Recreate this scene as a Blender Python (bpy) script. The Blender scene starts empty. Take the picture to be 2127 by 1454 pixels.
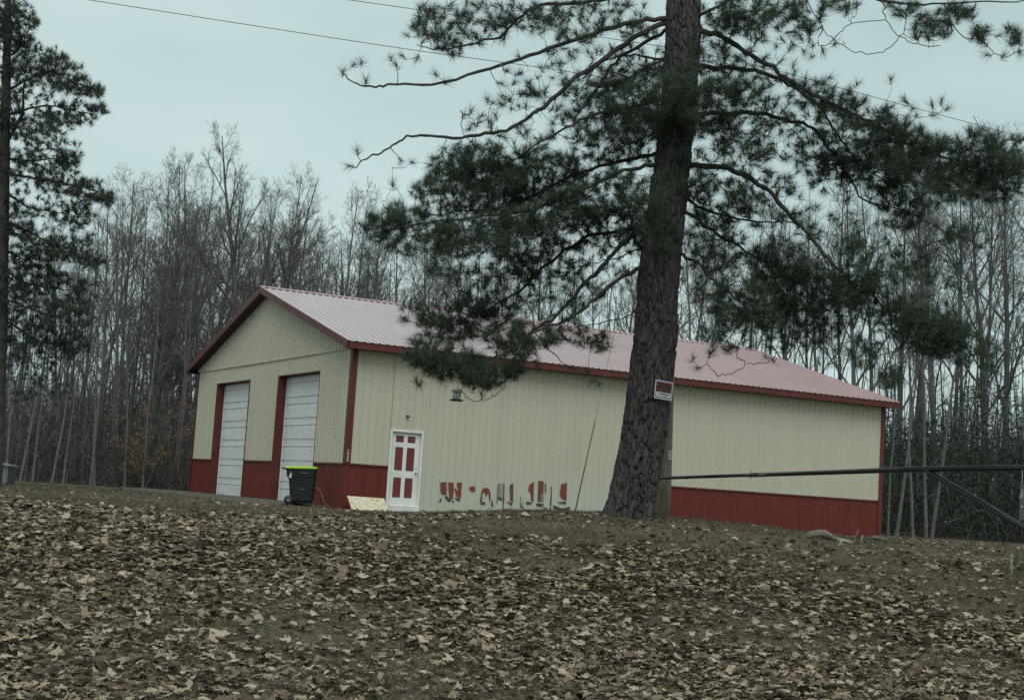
import bpy, math, random
import numpy as np
from mathutils import Matrix, Vector

random.seed(7)
RNG = np.random.RandomState(7)
scene = bpy.context.scene
col = scene.collection
rad = math.radians

# ---------------------------------------------------------------- camera
PW, PH, FPX = 2127.0, 1454.0, 3000.0          # size of the photograph, focal length in its pixels
YAW, PITCH, ROLL = rad(27.84), rad(5.70), rad(3.63)
CAM = np.array([-14.69, -37.16, 0.61])        # eye height 0.61 m above the building's floor
_F = np.array([math.sin(YAW)*math.cos(PITCH), math.cos(YAW)*math.cos(PITCH), math.sin(PITCH)])
_R0 = np.array([math.cos(YAW), -math.sin(YAW), 0.0]); _U0 = np.cross(_R0, _F)
_R = math.cos(ROLL)*_R0 + math.sin(ROLL)*_U0
_U = -math.sin(ROLL)*_R0 + math.cos(ROLL)*_U0
cd = bpy.data.cameras.new('camera'); cam = bpy.data.objects.new('camera', cd); col.objects.link(cam)
cd.sensor_width = 36; cd.sensor_fit = 'HORIZONTAL'; cd.lens = 36*FPX/PW; cd.clip_start = 0.1; cd.clip_end = 2000
m = Matrix.Identity(4)
for i in range(3):
    m[i][0], m[i][1], m[i][2], m[i][3] = _R[i], _U[i], -_F[i], CAM[i]
cam.matrix_world = m
scene.camera = cam

# ---------------------------------------------------------------- sky, sun, exposure
SUN_EL, SUN_AZ = rad(52), rad(205)
world = bpy.data.worlds.new('World'); scene.world = world; world.use_nodes = True
nt = world.node_tree; nt.nodes.clear()
def N(t, typ, **kw):
    n = t.nodes.new(typ)
    for k, v in kw.items(): setattr(n, k, v)
    return n
out = N(nt, 'ShaderNodeOutputWorld'); bg = N(nt, 'ShaderNodeBackground')
sky = N(nt, 'ShaderNodeTexSky', sky_type='NISHITA', sun_disc=False, sun_elevation=SUN_EL, sun_rotation=SUN_AZ)
sc_ = N(nt, 'ShaderNodeVectorMath', operation='SCALE'); sc_.inputs['Scale'].default_value = 0.10
tc = N(nt, 'ShaderNodeTexCoord'); mp = N(nt, 'ShaderNodeMapping'); mp.inputs['Scale'].default_value = (1.3, 1.3, 3.2)
nz = N(nt, 'ShaderNodeTexNoise'); nz.inputs['Scale'].default_value = 1.6; nz.inputs['Detail'].default_value = 5; nz.inputs['Roughness'].default_value = 0.5
rp = N(nt, 'ShaderNodeValToRGB')
rp.color_ramp.elements[0].position = 0.32; rp.color_ramp.elements[0].color = (0.475, 0.620, 0.620, 1)
rp.color_ramp.elements[1].position = 0.68; rp.color_ramp.elements[1].color = (0.675, 0.815, 0.805, 1)
mx = N(nt, 'ShaderNodeMix', data_type='RGBA'); mx.inputs[0].default_value = 0.94
L = nt.links.new
L(tc.outputs['Generated'], mp.inputs['Vector']); L(mp.outputs['Vector'], nz.inputs['Vector']); L(nz.outputs[0], rp.inputs[0])
L(sky.outputs[0], sc_.inputs[0]); L(sc_.outputs[0], mx.inputs[6]); L(rp.outputs[0], mx.inputs[7])
L(mx.outputs[2], bg.inputs['Color']); L(bg.outputs[0], out.inputs['Surface'])
bg.inputs['Strength'].default_value = 1.0
sd = bpy.data.lights.new('sun', 'SUN'); sd.energy = 1.5; sd.angle = rad(40); sd.color = (1.0, 0.97, 0.91)
sun = bpy.data.objects.new('sun', sd); col.objects.link(sun)
sv = Vector((math.sin(SUN_AZ)*math.cos(SUN_EL), math.cos(SUN_AZ)*math.cos(SUN_EL), math.sin(SUN_EL)))
sun.rotation_euler = sv.to_track_quat('Z', 'Y').to_euler(); sun.location = sv*60
vs = scene.view_settings; vs.view_transform = 'Standard'; vs.look = 'None'; vs.gamma = 1; vs.exposure = 0.0; vs.use_curve_mapping = False
try:
    scene.cycles.use_denoising = False; scene.cycles.max_bounces = 5; scene.cycles.transparent_max_bounces = 6
except Exception: pass

# ---------------------------------------------------------------- pixel <-> space helpers
def rays(px, py):
    px = np.asarray(px, float); py = np.asarray(py, float)
    return _F + _R*((px-PW/2)/FPX)[..., None] - _U*((py-PH/2)/FPX)[..., None]
def at(px, py, d):
    return CAM + rays(px, py)*np.asarray(d, float)[..., None]
def wall_xz(px, py, Y=0.0):
    d = rays(px, py); t = (Y-CAM[1])/d[..., 1]; p = CAM + d*t[..., None]
    return p[..., 0], p[..., 2]
def to_px(P):
    d = np.asarray(P, float)-CAM; z = d@_F
    return PW/2+FPX*(d@_R)/z, PH/2-FPX*(d@_U)/z, z
FH = np.array([math.sin(YAW), math.cos(YAW)]); RH = np.array([math.cos(YAW), -math.sin(YAW)])
def xy_of(D, s):
    return CAM[0]+FH[0]*D+RH[0]*s, CAM[1]+FH[1]*D+RH[1]*s
def Ds_of(x, y):
    dx, dy = np.asarray(x)-CAM[0], np.asarray(y)-CAM[1]
    return dx*FH[0]+dy*FH[1], dx*RH[0]+dy*RH[1]

def vnoise(x, y, seed=0):
    x = np.asarray(x, float); y = np.asarray(y, float)
    xi, yi = np.floor(x).astype(np.int64), np.floor(y).astype(np.int64); fx, fy = x-xi, y-yi
    fx = fx*fx*(3-2*fx); fy = fy*fy*(3-2*fy)
    def h(a, b):
        n = (a*374761393 + b*668265263 + seed*1442695041) & 0x7fffffff
        n = ((n ^ (n >> 13))*1274126177) & 0x7fffffff
        return ((n ^ (n >> 16)) & 0xffff)/65535.0
    return (h(xi, yi)*(1-fx)+h(xi+1, yi)*fx)*(1-fy)+(h(xi, yi+1)*(1-fx)+h(xi+1, yi+1)*fx)*fy
def fnoise(x, y, seed=0, o=4):
    v = 0; a = 0.5
    for k in range(o):
        v = v+a*vnoise(np.asarray(x)*2**k, np.asarray(y)*2**k, seed+k); a *= 0.5
    return v/(1-0.5**o)

_bD = np.array([-40, 0, 4, 8, 10, 12, 14, 16, 18, 21, 27, 37, 400.])
_bZ = np.array([-.95, -.95, -.92, -.74, -.56, -.36, -.18, -.05, .01, .02, -.01, -.06, -.06])
_gD = np.linspace(-40, 400, 2201); _gZ = np.interp(_gD, _bD, _bZ)
_k = np.exp(-np.linspace(-2.2, 2.2, 23)**2); _k /= _k.sum(); _gZ = np.convolve(np.pad(_gZ, 11, 'edge'), _k, 'valid')
PINE_D, PINE_S = 21.9, 1.66
def ground_z(x, y, bumps=True):
    D, s = Ds_of(x, y)
    z = np.interp(D-0.16*np.clip(s, -8, 8), _gD, _gZ)
    ss = np.where(s < PINE_S, 2.5, 4.0); sD = np.where(D < PINE_D+1, 4.2, 8.0)
    z = z + 0.385*np.exp(-((s-PINE_S)**2/(2*ss**2)+(D-PINE_D-1)**2/(2*sD**2)))
    nearwall = np.clip((np.asarray(y)+1.0)/1.0, 0, 1)
    if bumps:
        amp = np.clip((34-D)/16, 0.25, 1)
        z = z + amp*(0.13*(fnoise(x*0.7, y*0.7, 3, 2)-.5) + 0.05*(fnoise(x*2.4, y*2.4, 5, 3)-.5))
    inb = (np.asarray(x) > -0.3) & (np.asarray(x) < 19.7) & (np.asarray(y) > -1.0) & (np.asarray(y) < 15.6)
    return np.where(inb, z*(1-nearwall)+nearwall*(-0.09), z)
def gz(x, y): return float(ground_z(np.array([x]), np.array([y]))[0])

# ---------------------------------------------------------------- object helpers
def tag(o, label=None, cat=None, group=None, kind=None):
    if label: o['label'] = label
    if cat: o['category'] = cat
    if group: o['group'] = group
    if kind: o['kind'] = kind
    return o
def empty(name, loc=(0, 0, 0), rz=0.0, label=None, cat=None, group=None):
    o = bpy.data.objects.new(name, None); col.objects.link(o); o.location = Vector([float(v) for v in loc]); o.rotation_euler = (0, 0, rz)
    o.empty_display_size = 0.2
    return tag(o, label, cat, group)
def mesh_np(name, V, Fc, mat=None, parent=None, smooth=False, loc=None):
    V = np.ascontiguousarray(V, dtype=np.float32).reshape(-1, 3); Fc = np.ascontiguousarray(Fc, dtype=np.int32)
    me = bpy.data.meshes.new(name); n = Fc.shape[1]; M = len(Fc)
    me.vertices.add(len(V)); me.vertices.foreach_set('co', V.ravel())
    me.loops.add(M*n); me.loops.foreach_set('vertex_index', Fc.ravel())
    me.polygons.add(M); me.polygons.foreach_set('loop_start', np.arange(0, M*n, n, dtype=np.int32))
    try: me.polygons.foreach_set('loop_total', np.full(M, n, dtype=np.int32))
    except Exception: pass
    if smooth: me.polygons.foreach_set('use_smooth', np.ones(M, dtype=bool))
    me.update(calc_edges=True)
    if mat: me.materials.append(mat)
    return link(name, me, parent, loc)
def link(name, me, parent=None, loc=None):
    o = bpy.data.objects.new(name, me); col.objects.link(o)
    if parent is not None: o.parent = parent
    if loc is not None: o.location = Vector([float(v) for v in loc])
    return o
class MB:
    def __init__(s): s.v = []; s.f = []
    def add(s, vs, fs):
        b = len(s.v); s.v += [tuple(float(c) for c in v) for v in vs]; s.f += [tuple(i+b for i in f) for f in fs]; return s
    def box(s, x0, x1, y0, y1, z0, z1):
        return s.add([(x0,y0,z0),(x1,y0,z0),(x1,y1,z0),(x0,y1,z0),(x0,y0,z1),(x1,y0,z1),(x1,y1,z1),(x0,y1,z1)],
                     [(0,3,2,1),(4,5,6,7),(0,1,5,4),(1,2,6,5),(2,3,7,6),(3,0,4,7)])
    def prism(s, poly, ax, a0, a1):
        n = len(poly)
        def P(u, v, w): return {0: (w, u, v), 1: (u, w, v), 2: (u, v, w)}[ax]
        vs = [P(u, v, a0) for u, v in poly]+[P(u, v, a1) for u, v in poly]
        return s.add(vs, [tuple(range(n))[::-1], tuple(range(n, 2*n))]+[(i, (i+1) % n, n+(i+1) % n, n+i) for i in range(n)])
    def tube(s, pts, r, n=8, caps=True):
        pts = [Vector([float(c) for c in p]) for p in pts]; rs = r if hasattr(r, '__len__') else [r]*len(pts); b = len(s.v)
        t0 = (pts[-1]-pts[0]).normalized(); ref = Vector((1, 0, 0)) if abs(t0.z) > .8 else Vector((0, 0, 1))
        for i, p in enumerate(pts):
            t = (pts[min(i+1, len(pts)-1)]-pts[max(i-1, 0)]).normalized(); a = t.cross(ref).normalized(); c = t.cross(a)
            for k in range(n):
                g = 2*math.pi*k/n; s.v.append(tuple(p+(a*math.cos(g)+c*math.sin(g))*rs[i]))
        for i in range(len(pts)-1):
            for k in range(n):
                s.f.append((b+i*n+k, b+i*n+(k+1) % n, b+(i+1)*n+(k+1) % n, b+(i+1)*n+k))
        if caps:
            s.f.append(tuple(b+k for k in range(n))[::-1]); s.f.append(tuple(b+(len(pts)-1)*n+k for k in range(n)))
        return s
    def lathe(s, prof, n=20, c=(0, 0)):
        b = len(s.v)
        for r, z in prof:
            for k in range(n):
                g = 2*math.pi*k/n; s.v.append((c[0]+r*math.cos(g), c[1]+r*math.sin(g), z))
        for i in range(len(prof)-1):
            for k in range(n): s.f.append((b+i*n+k, b+i*n+(k+1) % n, b+(i+1)*n+(k+1) % n, b+(i+1)*n+k))
        s.f.append(tuple(b+k for k in range(n))[::-1]); s.f.append(tuple(b+(len(prof)-1)*n+k for k in range(n)))
        return s
    def build(s, name, mat, parent=None, smooth=False, loc=None, bevel=0):
        me = bpy.data.meshes.new(name); me.from_pydata(s.v, [], s.f); me.update(); me.materials.append(mat)
        if smooth: me.polygons.foreach_set('use_smooth', np.ones(len(me.polygons), dtype=bool))
        o = link(name, me, parent, loc)
        if bevel:
            b = o.modifiers.new('bevel', 'BEVEL'); b.width = bevel; b.segments = 2; b.limit_method = 'ANGLE'
        return o

# ---------------------------------------------------------------- materials
MATS = {}
def mat(name, c1, c2=None, rough=0.7, scale=6.0, stretch=(1, 1, 1), detail=5, lo=0.35, hi=0.65, bump=0.0, bscale=40.0, spec=0.5,
        island=False, metallic=0.0, c3=None, transl=0.0, coat=0.0, coord='Object', mid=0.5):
    if c2 is None: c2 = tuple(v*0.8 for v in c1)
    mt = bpy.data.materials.new(name); mt.use_nodes = True; t = mt.node_tree
    b = t.nodes['Principled BSDF']; b.inputs['Roughness'].default_value = rough
    b.inputs['Specular IOR Level'].default_value = spec; b.inputs['Metallic'].default_value = metallic
    if coat: b.inputs['Coat Weight'].default_value = coat; b.inputs['Coat Roughness'].default_value = 0.14
    tcn = N(t, 'ShaderNodeTexCoord'); mpn = N(t, 'ShaderNodeMapping'); mpn.inputs['Scale'].default_value = stretch
    t.links.new(tcn.outputs[coord], mpn.inputs['Vector'])
    nzn = N(t, 'ShaderNodeTexNoise'); nzn.inputs['Scale'].default_value = scale; nzn.inputs['Detail'].default_value = detail
    t.links.new(mpn.outputs[0], nzn.inputs['Vector'])
    rmp = N(t, 'ShaderNodeValToRGB'); e = rmp.color_ramp.elements; mid_ = mid
    e[0].position = lo; e[0].color = (*c1, 1); e[1].position = hi; e[1].color = (*c2, 1)
    if c3 is not None:
        x = e.new(lo+(hi-lo)*mid_); x.color = (*c3, 1)
    if island:
        g = N(t, 'ShaderNodeNewGeometry'); oi = N(t, 'ShaderNodeObjectInfo')
        a = N(t, 'ShaderNodeMath', operation='ADD'); fr = N(t, 'ShaderNodeMath', operation='FRACT')
        t.links.new(g.outputs['Random Per Island'], a.inputs[0]); t.links.new(oi.outputs['Random'], a.inputs[1])
        t.links.new(a.outputs[0], fr.inputs[0])
        mm = N(t, 'ShaderNodeMath', operation='MULTIPLY_ADD'); mm.inputs[1].default_value = 0.35; 
        t.links.new(nzn.outputs[0], mm.inputs[0]); t.links.new(fr.outputs[0], mm.inputs[2])
        sb = N(t, 'ShaderNodeMath', operation='SUBTRACT'); sb.inputs[1].default_value = 0.175
        t.links.new(mm.outputs[0], sb.inputs[0]); t.links.new(sb.outputs[0], rmp.inputs[0])
    else:
        t.links.new(nzn.outputs[0], rmp.inputs[0])
    t.links.new(rmp.outputs[0], b.inputs['Base Color'])
    if bump:
        n2 = N(t, 'ShaderNodeTexNoise'); n2.inputs['Scale'].default_value = bscale; n2.inputs['Detail'].default_value = 4
        t.links.new(mpn.outputs[0], n2.inputs['Vector'])
        bn = N(t, 'ShaderNodeBump'); bn.inputs['Strength'].default_value = bump; bn.inputs['Distance'].default_value = 0.02
        t.links.new(n2.outputs[0], bn.inputs['Height']); t.links.new(bn.outputs[0], b.inputs['Normal'])
    if transl:
        tl = N(t, 'ShaderNodeBsdfTranslucent'); ms = N(t, 'ShaderNodeMixShader'); ms.inputs[0].default_value = transl
        t.links.new(rmp.outputs[0], tl.inputs['Color']); t.links.new(b.outputs[0], ms.inputs[1]); t.links.new(tl.outputs[0], ms.inputs[2])
        t.links.new(ms.outputs[0], t.nodes['Material Output'].inputs['Surface'])
    MATS[name] = mt
    return mt
M_cream = mat('cream_steel', (.50, .480, .372), (.47, .452, .350), .5, 1.2, (1.5, 1.5, .25), bump=.03, bscale=3, spec=.3)
M_redsteel = mat('red_steel', (.145, .025, .017), (.118, .022, .016), .5, 1.5, (2, 2, .3), spec=.3)
M_trim = mat('red_trim', (.12, .027, .022), (.095, .024, .02), .5, 2.0, spec=.3)
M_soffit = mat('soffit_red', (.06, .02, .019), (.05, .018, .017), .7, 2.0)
M_roof = mat('red_roof_steel', (.37, .20, .195), (.31, .155, .152), .26, .5, (1, 1, 1), lo=.3, hi=.7, spec=1.0, coat=1.0)
M_ridge = mat('ridge_steel', (.42, .25, .24), (.36, .2, .195), .4, 2, spec=.6)
M_white = mat('white_paint', (.74, .75, .71), (.63, .65, .61), .45, 3, (1, 1, .5))
M_gdoor = mat('garage_door_white', (.74, .75, .73), (.68, .69, .675), .45, 1.6, (.4, .4, 3), spec=.3)
M_doorred = mat('door_panel_red', (.15, .028, .028), (.125, .024, .025), .5, 5)
M_black = mat('black_plastic', (.004, .006, .006), (.007, .009, .009), .45, 5)
M_lime = mat('lime_plastic', (.36, .62, .04), (.30, .54, .03), .4, 5)
M_markred = mat('paint_red', (.23, .048, .026), (.15, .034, .02), .7, 9, lo=.3, hi=.7)
M_markdark = mat('paint_dark', (.035, .035, .028), (.07, .065, .05), .7, 9)
M_markmauve = mat('paint_mauve', (.26, .20, .18), (.33, .29, .25), .7, 9)
M_markbrown = mat('paint_brown', (.11, .055, .025), (.15, .06, .03), .7, 9)
M_markpale = mat('paint_pale', (.50, .53, .50), (.42, .46, .43), .7, 6)
M_osb = mat('chipboard', (.70, .64, .50), (.34, .29, .19), .8, 13, (1, 1.6, 1), detail=6, lo=.38, hi=.68, c3=(.60, .53, .37))
M_steel = mat('galvanised', (.33, .35, .36), (.24, .26, .27), .45, 8, metallic=.4)
M_gate = mat('gate_paint', (.006, .012, .009), (.011, .018, .014), .30, 10, spec=.5)
M_rust = mat('rust_band', (.09, .035, .025), (.06, .028, .022), .8, 20)
M_greyband = mat('worn_band', (.18, .18, .16), (.10, .10, .09), .7, 30)
M_polewood = mat('pole_wood', (.27, .245, .18), (.15, .135, .098), .9, 5, (6, 6, .35), bump=.5, bscale=9, detail=8)
M_barkpine = mat('pine_bark', (.036, .034, .033), (.086, .081, .077), .95, 14, (1, 1, .35), bump=.7, bscale=60, detail=8)
M_branchpine = mat('pine_branch_bark', (.036, .033, .029), (.062, .057, .05), .95, 12, bump=.4, bscale=60)
M_needle = mat('pine_needles', (.034, .060, .040), (.098, .122, .070), .6, .9, island=True, lo=0.0, hi=1.0, c3=(.056, .085, .052), spec=.25, transl=.25)
M_needle2 = mat('pine_needles_olive', (.034, .054, .040), (.092, .106, .068), .6, .5, island=True, lo=0.0, hi=1.0, c3=(.054, .078, .050), spec=.25, transl=.25)
M_deadneedle = mat('dead_needles', (.12, .07, .03), (.07, .045, .022), .8, .9, island=True, lo=0, hi=1)
M_bark1 = mat('grey_bark', (.082, .082, .076), (.135, .134, .124), .95, 3, (1, 1, .4), bump=.4, bscale=20)
M_bark2 = mat('pale_bark', (.145, .145, .135), (.085, .085, .078), .9, 3, (1, 1, 1.8), bump=.3, bscale=20)
M_twig = mat('bare_twigs', (.085, .085, .080), (.125, .124, .117), .95, 1.0)
M_brush = mat('undergrowth_twigs', (.050, .050, .045), (.115, .112, .10), .95, .4, island=True, lo=0, hi=1)
M_brushgreen = mat('undergrowth_green', (.015, .031, .018), (.038, .054, .031), .9, .3, island=True, lo=0, hi=1)
M_beech = mat('dry_beech_leaves', (.20, .10, .045), (.28, .17, .09), .8, 1, island=True, lo=0, hi=1, transl=.3)
M_ground = mat('lawn_soil', (.034, .026, .017), (.25, .195, .132), .95, 24, detail=6, lo=.36, hi=.72, bump=1.0, bscale=45, c3=(.100, .078, .050))
M_grass = mat('dry_grass', (.046, .048, .026), (.26, .205, .13), .9, .35, island=True, lo=0, hi=1, c3=(.112, .096, .056), transl=.2)
M_leaf = mat('fallen_leaves', (.066, .044, .028), (.47, .385, .282), .8, 22, island=True, lo=0.0, hi=1.0, c3=(.205, .156, .106), transl=.1, spec=.3, mid=.55)
M_gravel = mat('gravel', (.12, .105, .078), (.075, .068, .05), .95, 14, detail=9, bump=.6, bscale=50)
M_wood = mat('weathered_wood', (.22, .205, .17), (.12, .11, .09), .9, 8, (1, 6, 6), bump=.5, bscale=25, detail=8)
M_palewood = mat('pale_wood', (.36, .34, .28), (.25, .23, .18), .9, 8, (1, 6, 6), bump=.3, bscale=25)
M_wire = mat('wire', (.08, .085, .09), (.08, .085, .09), .6)
M_yellow = mat('yellow_guard', (.66, .58, .15), (.56, .50, .14), .5, 6)
M_glass = bpy.data.materials.new('feeder_plastic'); M_glass.use_nodes = True
_b = M_glass.node_tree.nodes['Principled BSDF']; _b.inputs['Base Color'].default_value = (.55, .58, .56, 1); _b.inputs['Roughness'].default_value = .25
_b.inputs['Transmission Weight'].default_value = .5; _b.inputs['IOR'].default_value = 1.2
M_shed = mat('grey_sheet', (.20, .225, .235), (.15, .17, .18), .6, 3, (6, 6, .4))
M_signwhite = mat('sign_white', (.52, .53, .53), (.44, .45, .45), .5, 6)
M_signblack = mat('sign_black', (.016, .016, .016), (.022, .02, .02), .5, 6)
M_signred = mat('sign_red', (.22, .035, .035), (.17, .03, .03), .5, 6)
M_signgrey = mat('sign_grey', (.13, .13, .13), (.10, .10, .10), .6, 6)
M_dark = mat('dark_interior', (.02, .02, .02), (.025, .025, .025), .9)
# repainted wall: the cream siding was brushed over with a paler grey-green coat along the bottom
M_repaint = mat('repainted_cream_steel', (.50, .480, .372), (.47, .452, .350), .5, 1.2, (1.5, 1.5, .25), bump=.03, bscale=3, spec=.3)
_t = M_repaint.node_tree; _bs = _t.nodes['Principled BSDF']; _src = _bs.inputs['Base Color'].links[0].from_socket
_tc = N(_t, 'ShaderNodeTexCoord'); _sx = N(_t, 'ShaderNodeSeparateXYZ'); _n = N(_t, 'ShaderNodeTexNoise'); _n.inputs['Scale'].default_value = 2.2
_t.links.new(_tc.outputs['Object'], _sx.inputs[0]); _t.links.new(_tc.outputs['Object'], _n.inputs['Vector'])
_ma = N(_t, 'ShaderNodeMath', operation='MULTIPLY_ADD'); _ma.inputs[1].default_value = 0.9
_t.links.new(_n.outputs[0], _ma.inputs[0]); _t.links.new(_sx.outputs[2], _ma.inputs[2])
_r = N(_t, 'ShaderNodeMapRange'); _r.inputs[1].default_value = 0.85; _r.inputs[2].default_value = 1.9; _r.inputs[3].default_value = 0.85; _r.inputs[4].default_value = 0
_t.links.new(_ma.outputs[0], _r.inputs[0])
_mx = N(_t, 'ShaderNodeMix', data_type='RGBA'); _mx.inputs[7].default_value = (.46, .485, .42, 1)
_t.links.new(_r.outputs[0], _mx.inputs[0]); _t.links.new(_src, _mx.inputs[6]); _t.links.new(_mx.outputs[2], _bs.inputs['Base Color'])

def text_mesh(txt, size, parent, mw, material, name='lettering', bold=0.0, spacing=1.0):
    cu = bpy.data.curves.new(name, 'FONT'); cu.body = txt; cu.size = size; cu.align_x = 'CENTER'; cu.align_y = 'CENTER'
    cu.offset = bold; cu.space_line = spacing; cu.extrude = 0.0008
    tmp = bpy.data.objects.new('tmp', cu); col.objects.link(tmp)
    bpy.context.view_layer.update()
    me = bpy.data.meshes.new_from_object(tmp.evaluated_get(bpy.context.evaluated_depsgraph_get()))
    bpy.data.objects.remove(tmp); me.materials.clear(); me.materials.append(material); me.name = name
    o = link(name, me, parent); o.matrix_local = mw
    return o

# ================================================================ GROUND
def axis(segs):
    a = [segs[0][0]]
    for s0, s1, st in segs:
        n = max(1, int(round((s1-s0)/st))); a += list(np.linspace(s0, s1, n+1)[1:])
    return np.array(a)
gD = axis([(-40, 4, 4), (4, 7, .5), (7, 24, .13), (24, 45, .35), (45, 80, 1.5), (80, 400, 16)])
gS = axis([(-260, -30, 11), (-30, -12, 1.2), (-12, 12, .15), (12, 30, 1.0), (30, 260, 11)])
DD, SS = np.meshgrid(gD, gS, indexing='ij'); gx, gy = xy_of(DD, SS); gzv = ground_z(gx, gy)
nD, nS = DD.shape; idx = np.arange(nD*nS).reshape(nD, nS)
gf = np.stack([idx[:-1, :-1], idx[:-1, 1:], idx[1:, 1:], idx[1:, :-1]], -1).reshape(-1, 4)
ground = tag(mesh_np('ground', np.stack([gx, gy, gzv], -1), gf, M_ground, smooth=True), kind='structure')

# gravel apron before the overhead doors
def sheet(name, xs, ys, dz, m_, edge=0.0):
    X, Y = np.meshgrid(xs, ys, indexing='ij'); Z = ground_z(X, Y, False)+dz
    n1, n2 = X.shape; ii = np.arange(n1*n2).reshape(n1, n2)
    e = np.minimum(np.minimum(np.arange(n1)[:, None], n1-1-np.arange(n1)[:, None]), np.minimum(np.arange(n2)[None], n2-1-np.arange(n2)[None]))
    Z = np.where(e == 0, Z-edge, Z) + 0.03*(fnoise(X*1.3, Y*1.3, 9, 3)-.5)
    X = X + np.where(e == 0, .4*(fnoise(X*2, Y*2, 8, 2)-.5), 0)
    return mesh_np(name, np.stack([X, Y, Z], -1), np.stack([ii[:-1, :-1], ii[1:, :-1], ii[1:, 1:], ii[:-1, 1:]], -1).reshape(-1, 4), m_, smooth=True)
tag(sheet('gravel_apron', np.linspace(-2.6, .12, 20), np.linspace(.6, 15.8, 50), 0.06, M_gravel, .22), kind='structure')

# ================================================================ METAL BUILDING
GW, GL, GH, WH = 15.2, 19.3, 4.34, 1.16       # gable width, length, wall height, wainscot height
RT, RE, OE, OR_ = 6.76, 4.50, 0.46, 0.37      # ridge and eave height of the roof skin, eave and rake overhang
RIB, PITCHR = 0.023, 0.2286
bld = empty('metal_building', (0, 0, 0), 0, 'long cream metal-sided building with red wainscot, red ribbed roof and two white overhead doors', 'building')
def rib_profile(u0, u1):
    pts = [(u0, 0.0)]; k = math.ceil((u0-.06)/PITCHR-.5)
    while (k+.5)*PITCHR < u1+.06:
        c = (k+.5)*PITCHR
        for du, h in ((-.036, 0), (-.014, RIB), (.014, RIB), (.036, 0)):
            if u0 < c+du < u1: pts.append((c+du, h))
        k += 1
    pts += [(u1-.012, 0.0), (u1-.006, .004), (u1, .004)] if u1-pts[-1][0] > .02 else [(u1, 0.0)]; return pts
def sheet_panel(name, u0, u1, zb, zt, place, m_, proud=0.0):
    pr = rib_profile(u0+.0002, u1-.0002); v = []; n = len(pr)
    for u, h in pr: v.append(place(u, h+proud, zb(u) if callable(zb) else zb))
    for u, h in pr: v.append(place(u, h+proud, zt(u) if callable(zt) else zt))
    b = MB(); b.add(v, [(i, i+1, n+i+1, n+i) for i in range(n-1)])
    return b.build(name, m_, bld)
P_side = lambda u, h, z: (u, -h, z)
P_gab = lambda u, h, z: (-h, u, z)
P_back = lambda u, h, z: (GL+h, u, z)
P_far = lambda u, h, z: (u, GW+h, z)
PWD = .9144
def cols(a, b, cuts=()):
    e = sorted(set([a, b]+[c for c in cuts if a < c < b]+[k*PWD for k in range(int(a/PWD)-1, int(b/PWD)+2) if a < k*PWD < b]))
    o = [e[0]]
    for x in e[1:]:
        if x-o[-1] > .08 or x in cuts or x == b: o.append(x)
    return list(zip(o[:-1], o[1:]))
# side wall facing the lawn
DX0, DX1, DZ0, DZ1 = 1.27, 2.285, 0.05, 2.21          # walk door with casing
WX = 9.6                                              # siding runs to the ground up to here, wainscot again beyond
for a, b in cols(0, GL, (DX0, DX1, WX)):
    mid = (a+b)/2
    if DX0 < mid < DX1: sheet_panel('wall_panel', a, b, DZ1, GH, P_side, M_cream)
    elif DX1 < mid < WX: sheet_panel('wall_panel', a, b, -.12, GH, P_side, M_repaint)
    else:
        sheet_panel('wall_panel', a, b, WH, GH, P_side, M_cream); sheet_panel('wainscot_panel', a, b, -.12, WH, P_side, M_redsteel, .001)
def ztrim(x0, x1): MB().prism([(-.05, WH-.012), (-.024, WH+.004), (-.024, WH+.022), (-.001, WH+.03), (-.001, WH-.012)], 0, x0, x1).build('wainscot_trim', M_trim, bld)
ztrim(.1, DX0); ztrim(WX, GL-.1)
# gable wall with the overhead doors
G1, G2, GT = (2.42, 6.02), (8.97, 12.57), 3.84        # openings (y from, to) and head height
ZL = GH+.03
slope = (RT-RE)/(GW/2+OE)
def zroof(u): return RT-slope*abs(u-GW/2)-.13
for a, b in cols(0, GW, G1+G2):
    mid = (a+b)/2
    if G1[0] < mid < G1[1] or G2[0] < mid < G2[1]: sheet_panel('wall_panel', a, b, GT, ZL, P_gab, M_cream)
    else:
        sheet_panel('wall_panel', a, b, WH, ZL, P_gab, M_cream); sheet_panel('wainscot_panel', a, b, -.12, WH, P_gab, M_redsteel, .001)
for a, b in cols(.0, GW, (GW/2,)):
    sheet_panel('gable_panel', a, b, ZL-.02, lambda u: max(zroof(u), ZL+.01), P_gab, M_cream, .022)
MB().prism([(-.044, ZL-.035), (-.044, ZL-.02), (-.001, ZL-.0)], 1, .07, GW-.07).build('gable_trim', M_cream, bld)
for a, b in ((.08, G1[0]), (G1[1], G2[0]), (G2[1], GW-.08)):
    bb = MB(); bb.prism([(-.05, WH-.012), (-.024, WH+.004), (-.024, WH+.022), (-.001, WH+.03), (-.001, WH-.012)], 1, a, b).build('wainscot_trim', M_trim, bld)
for a, b in cols(0, GW, (GW/2,)): sheet_panel('wall_panel', a, b, -.12, lambda u: max(zroof(u), GH), P_back, M_cream)
for a, b in cols(0, GL): sheet_panel('wall_panel', a, b, -.12, GH, P_far, M_cream)
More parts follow.
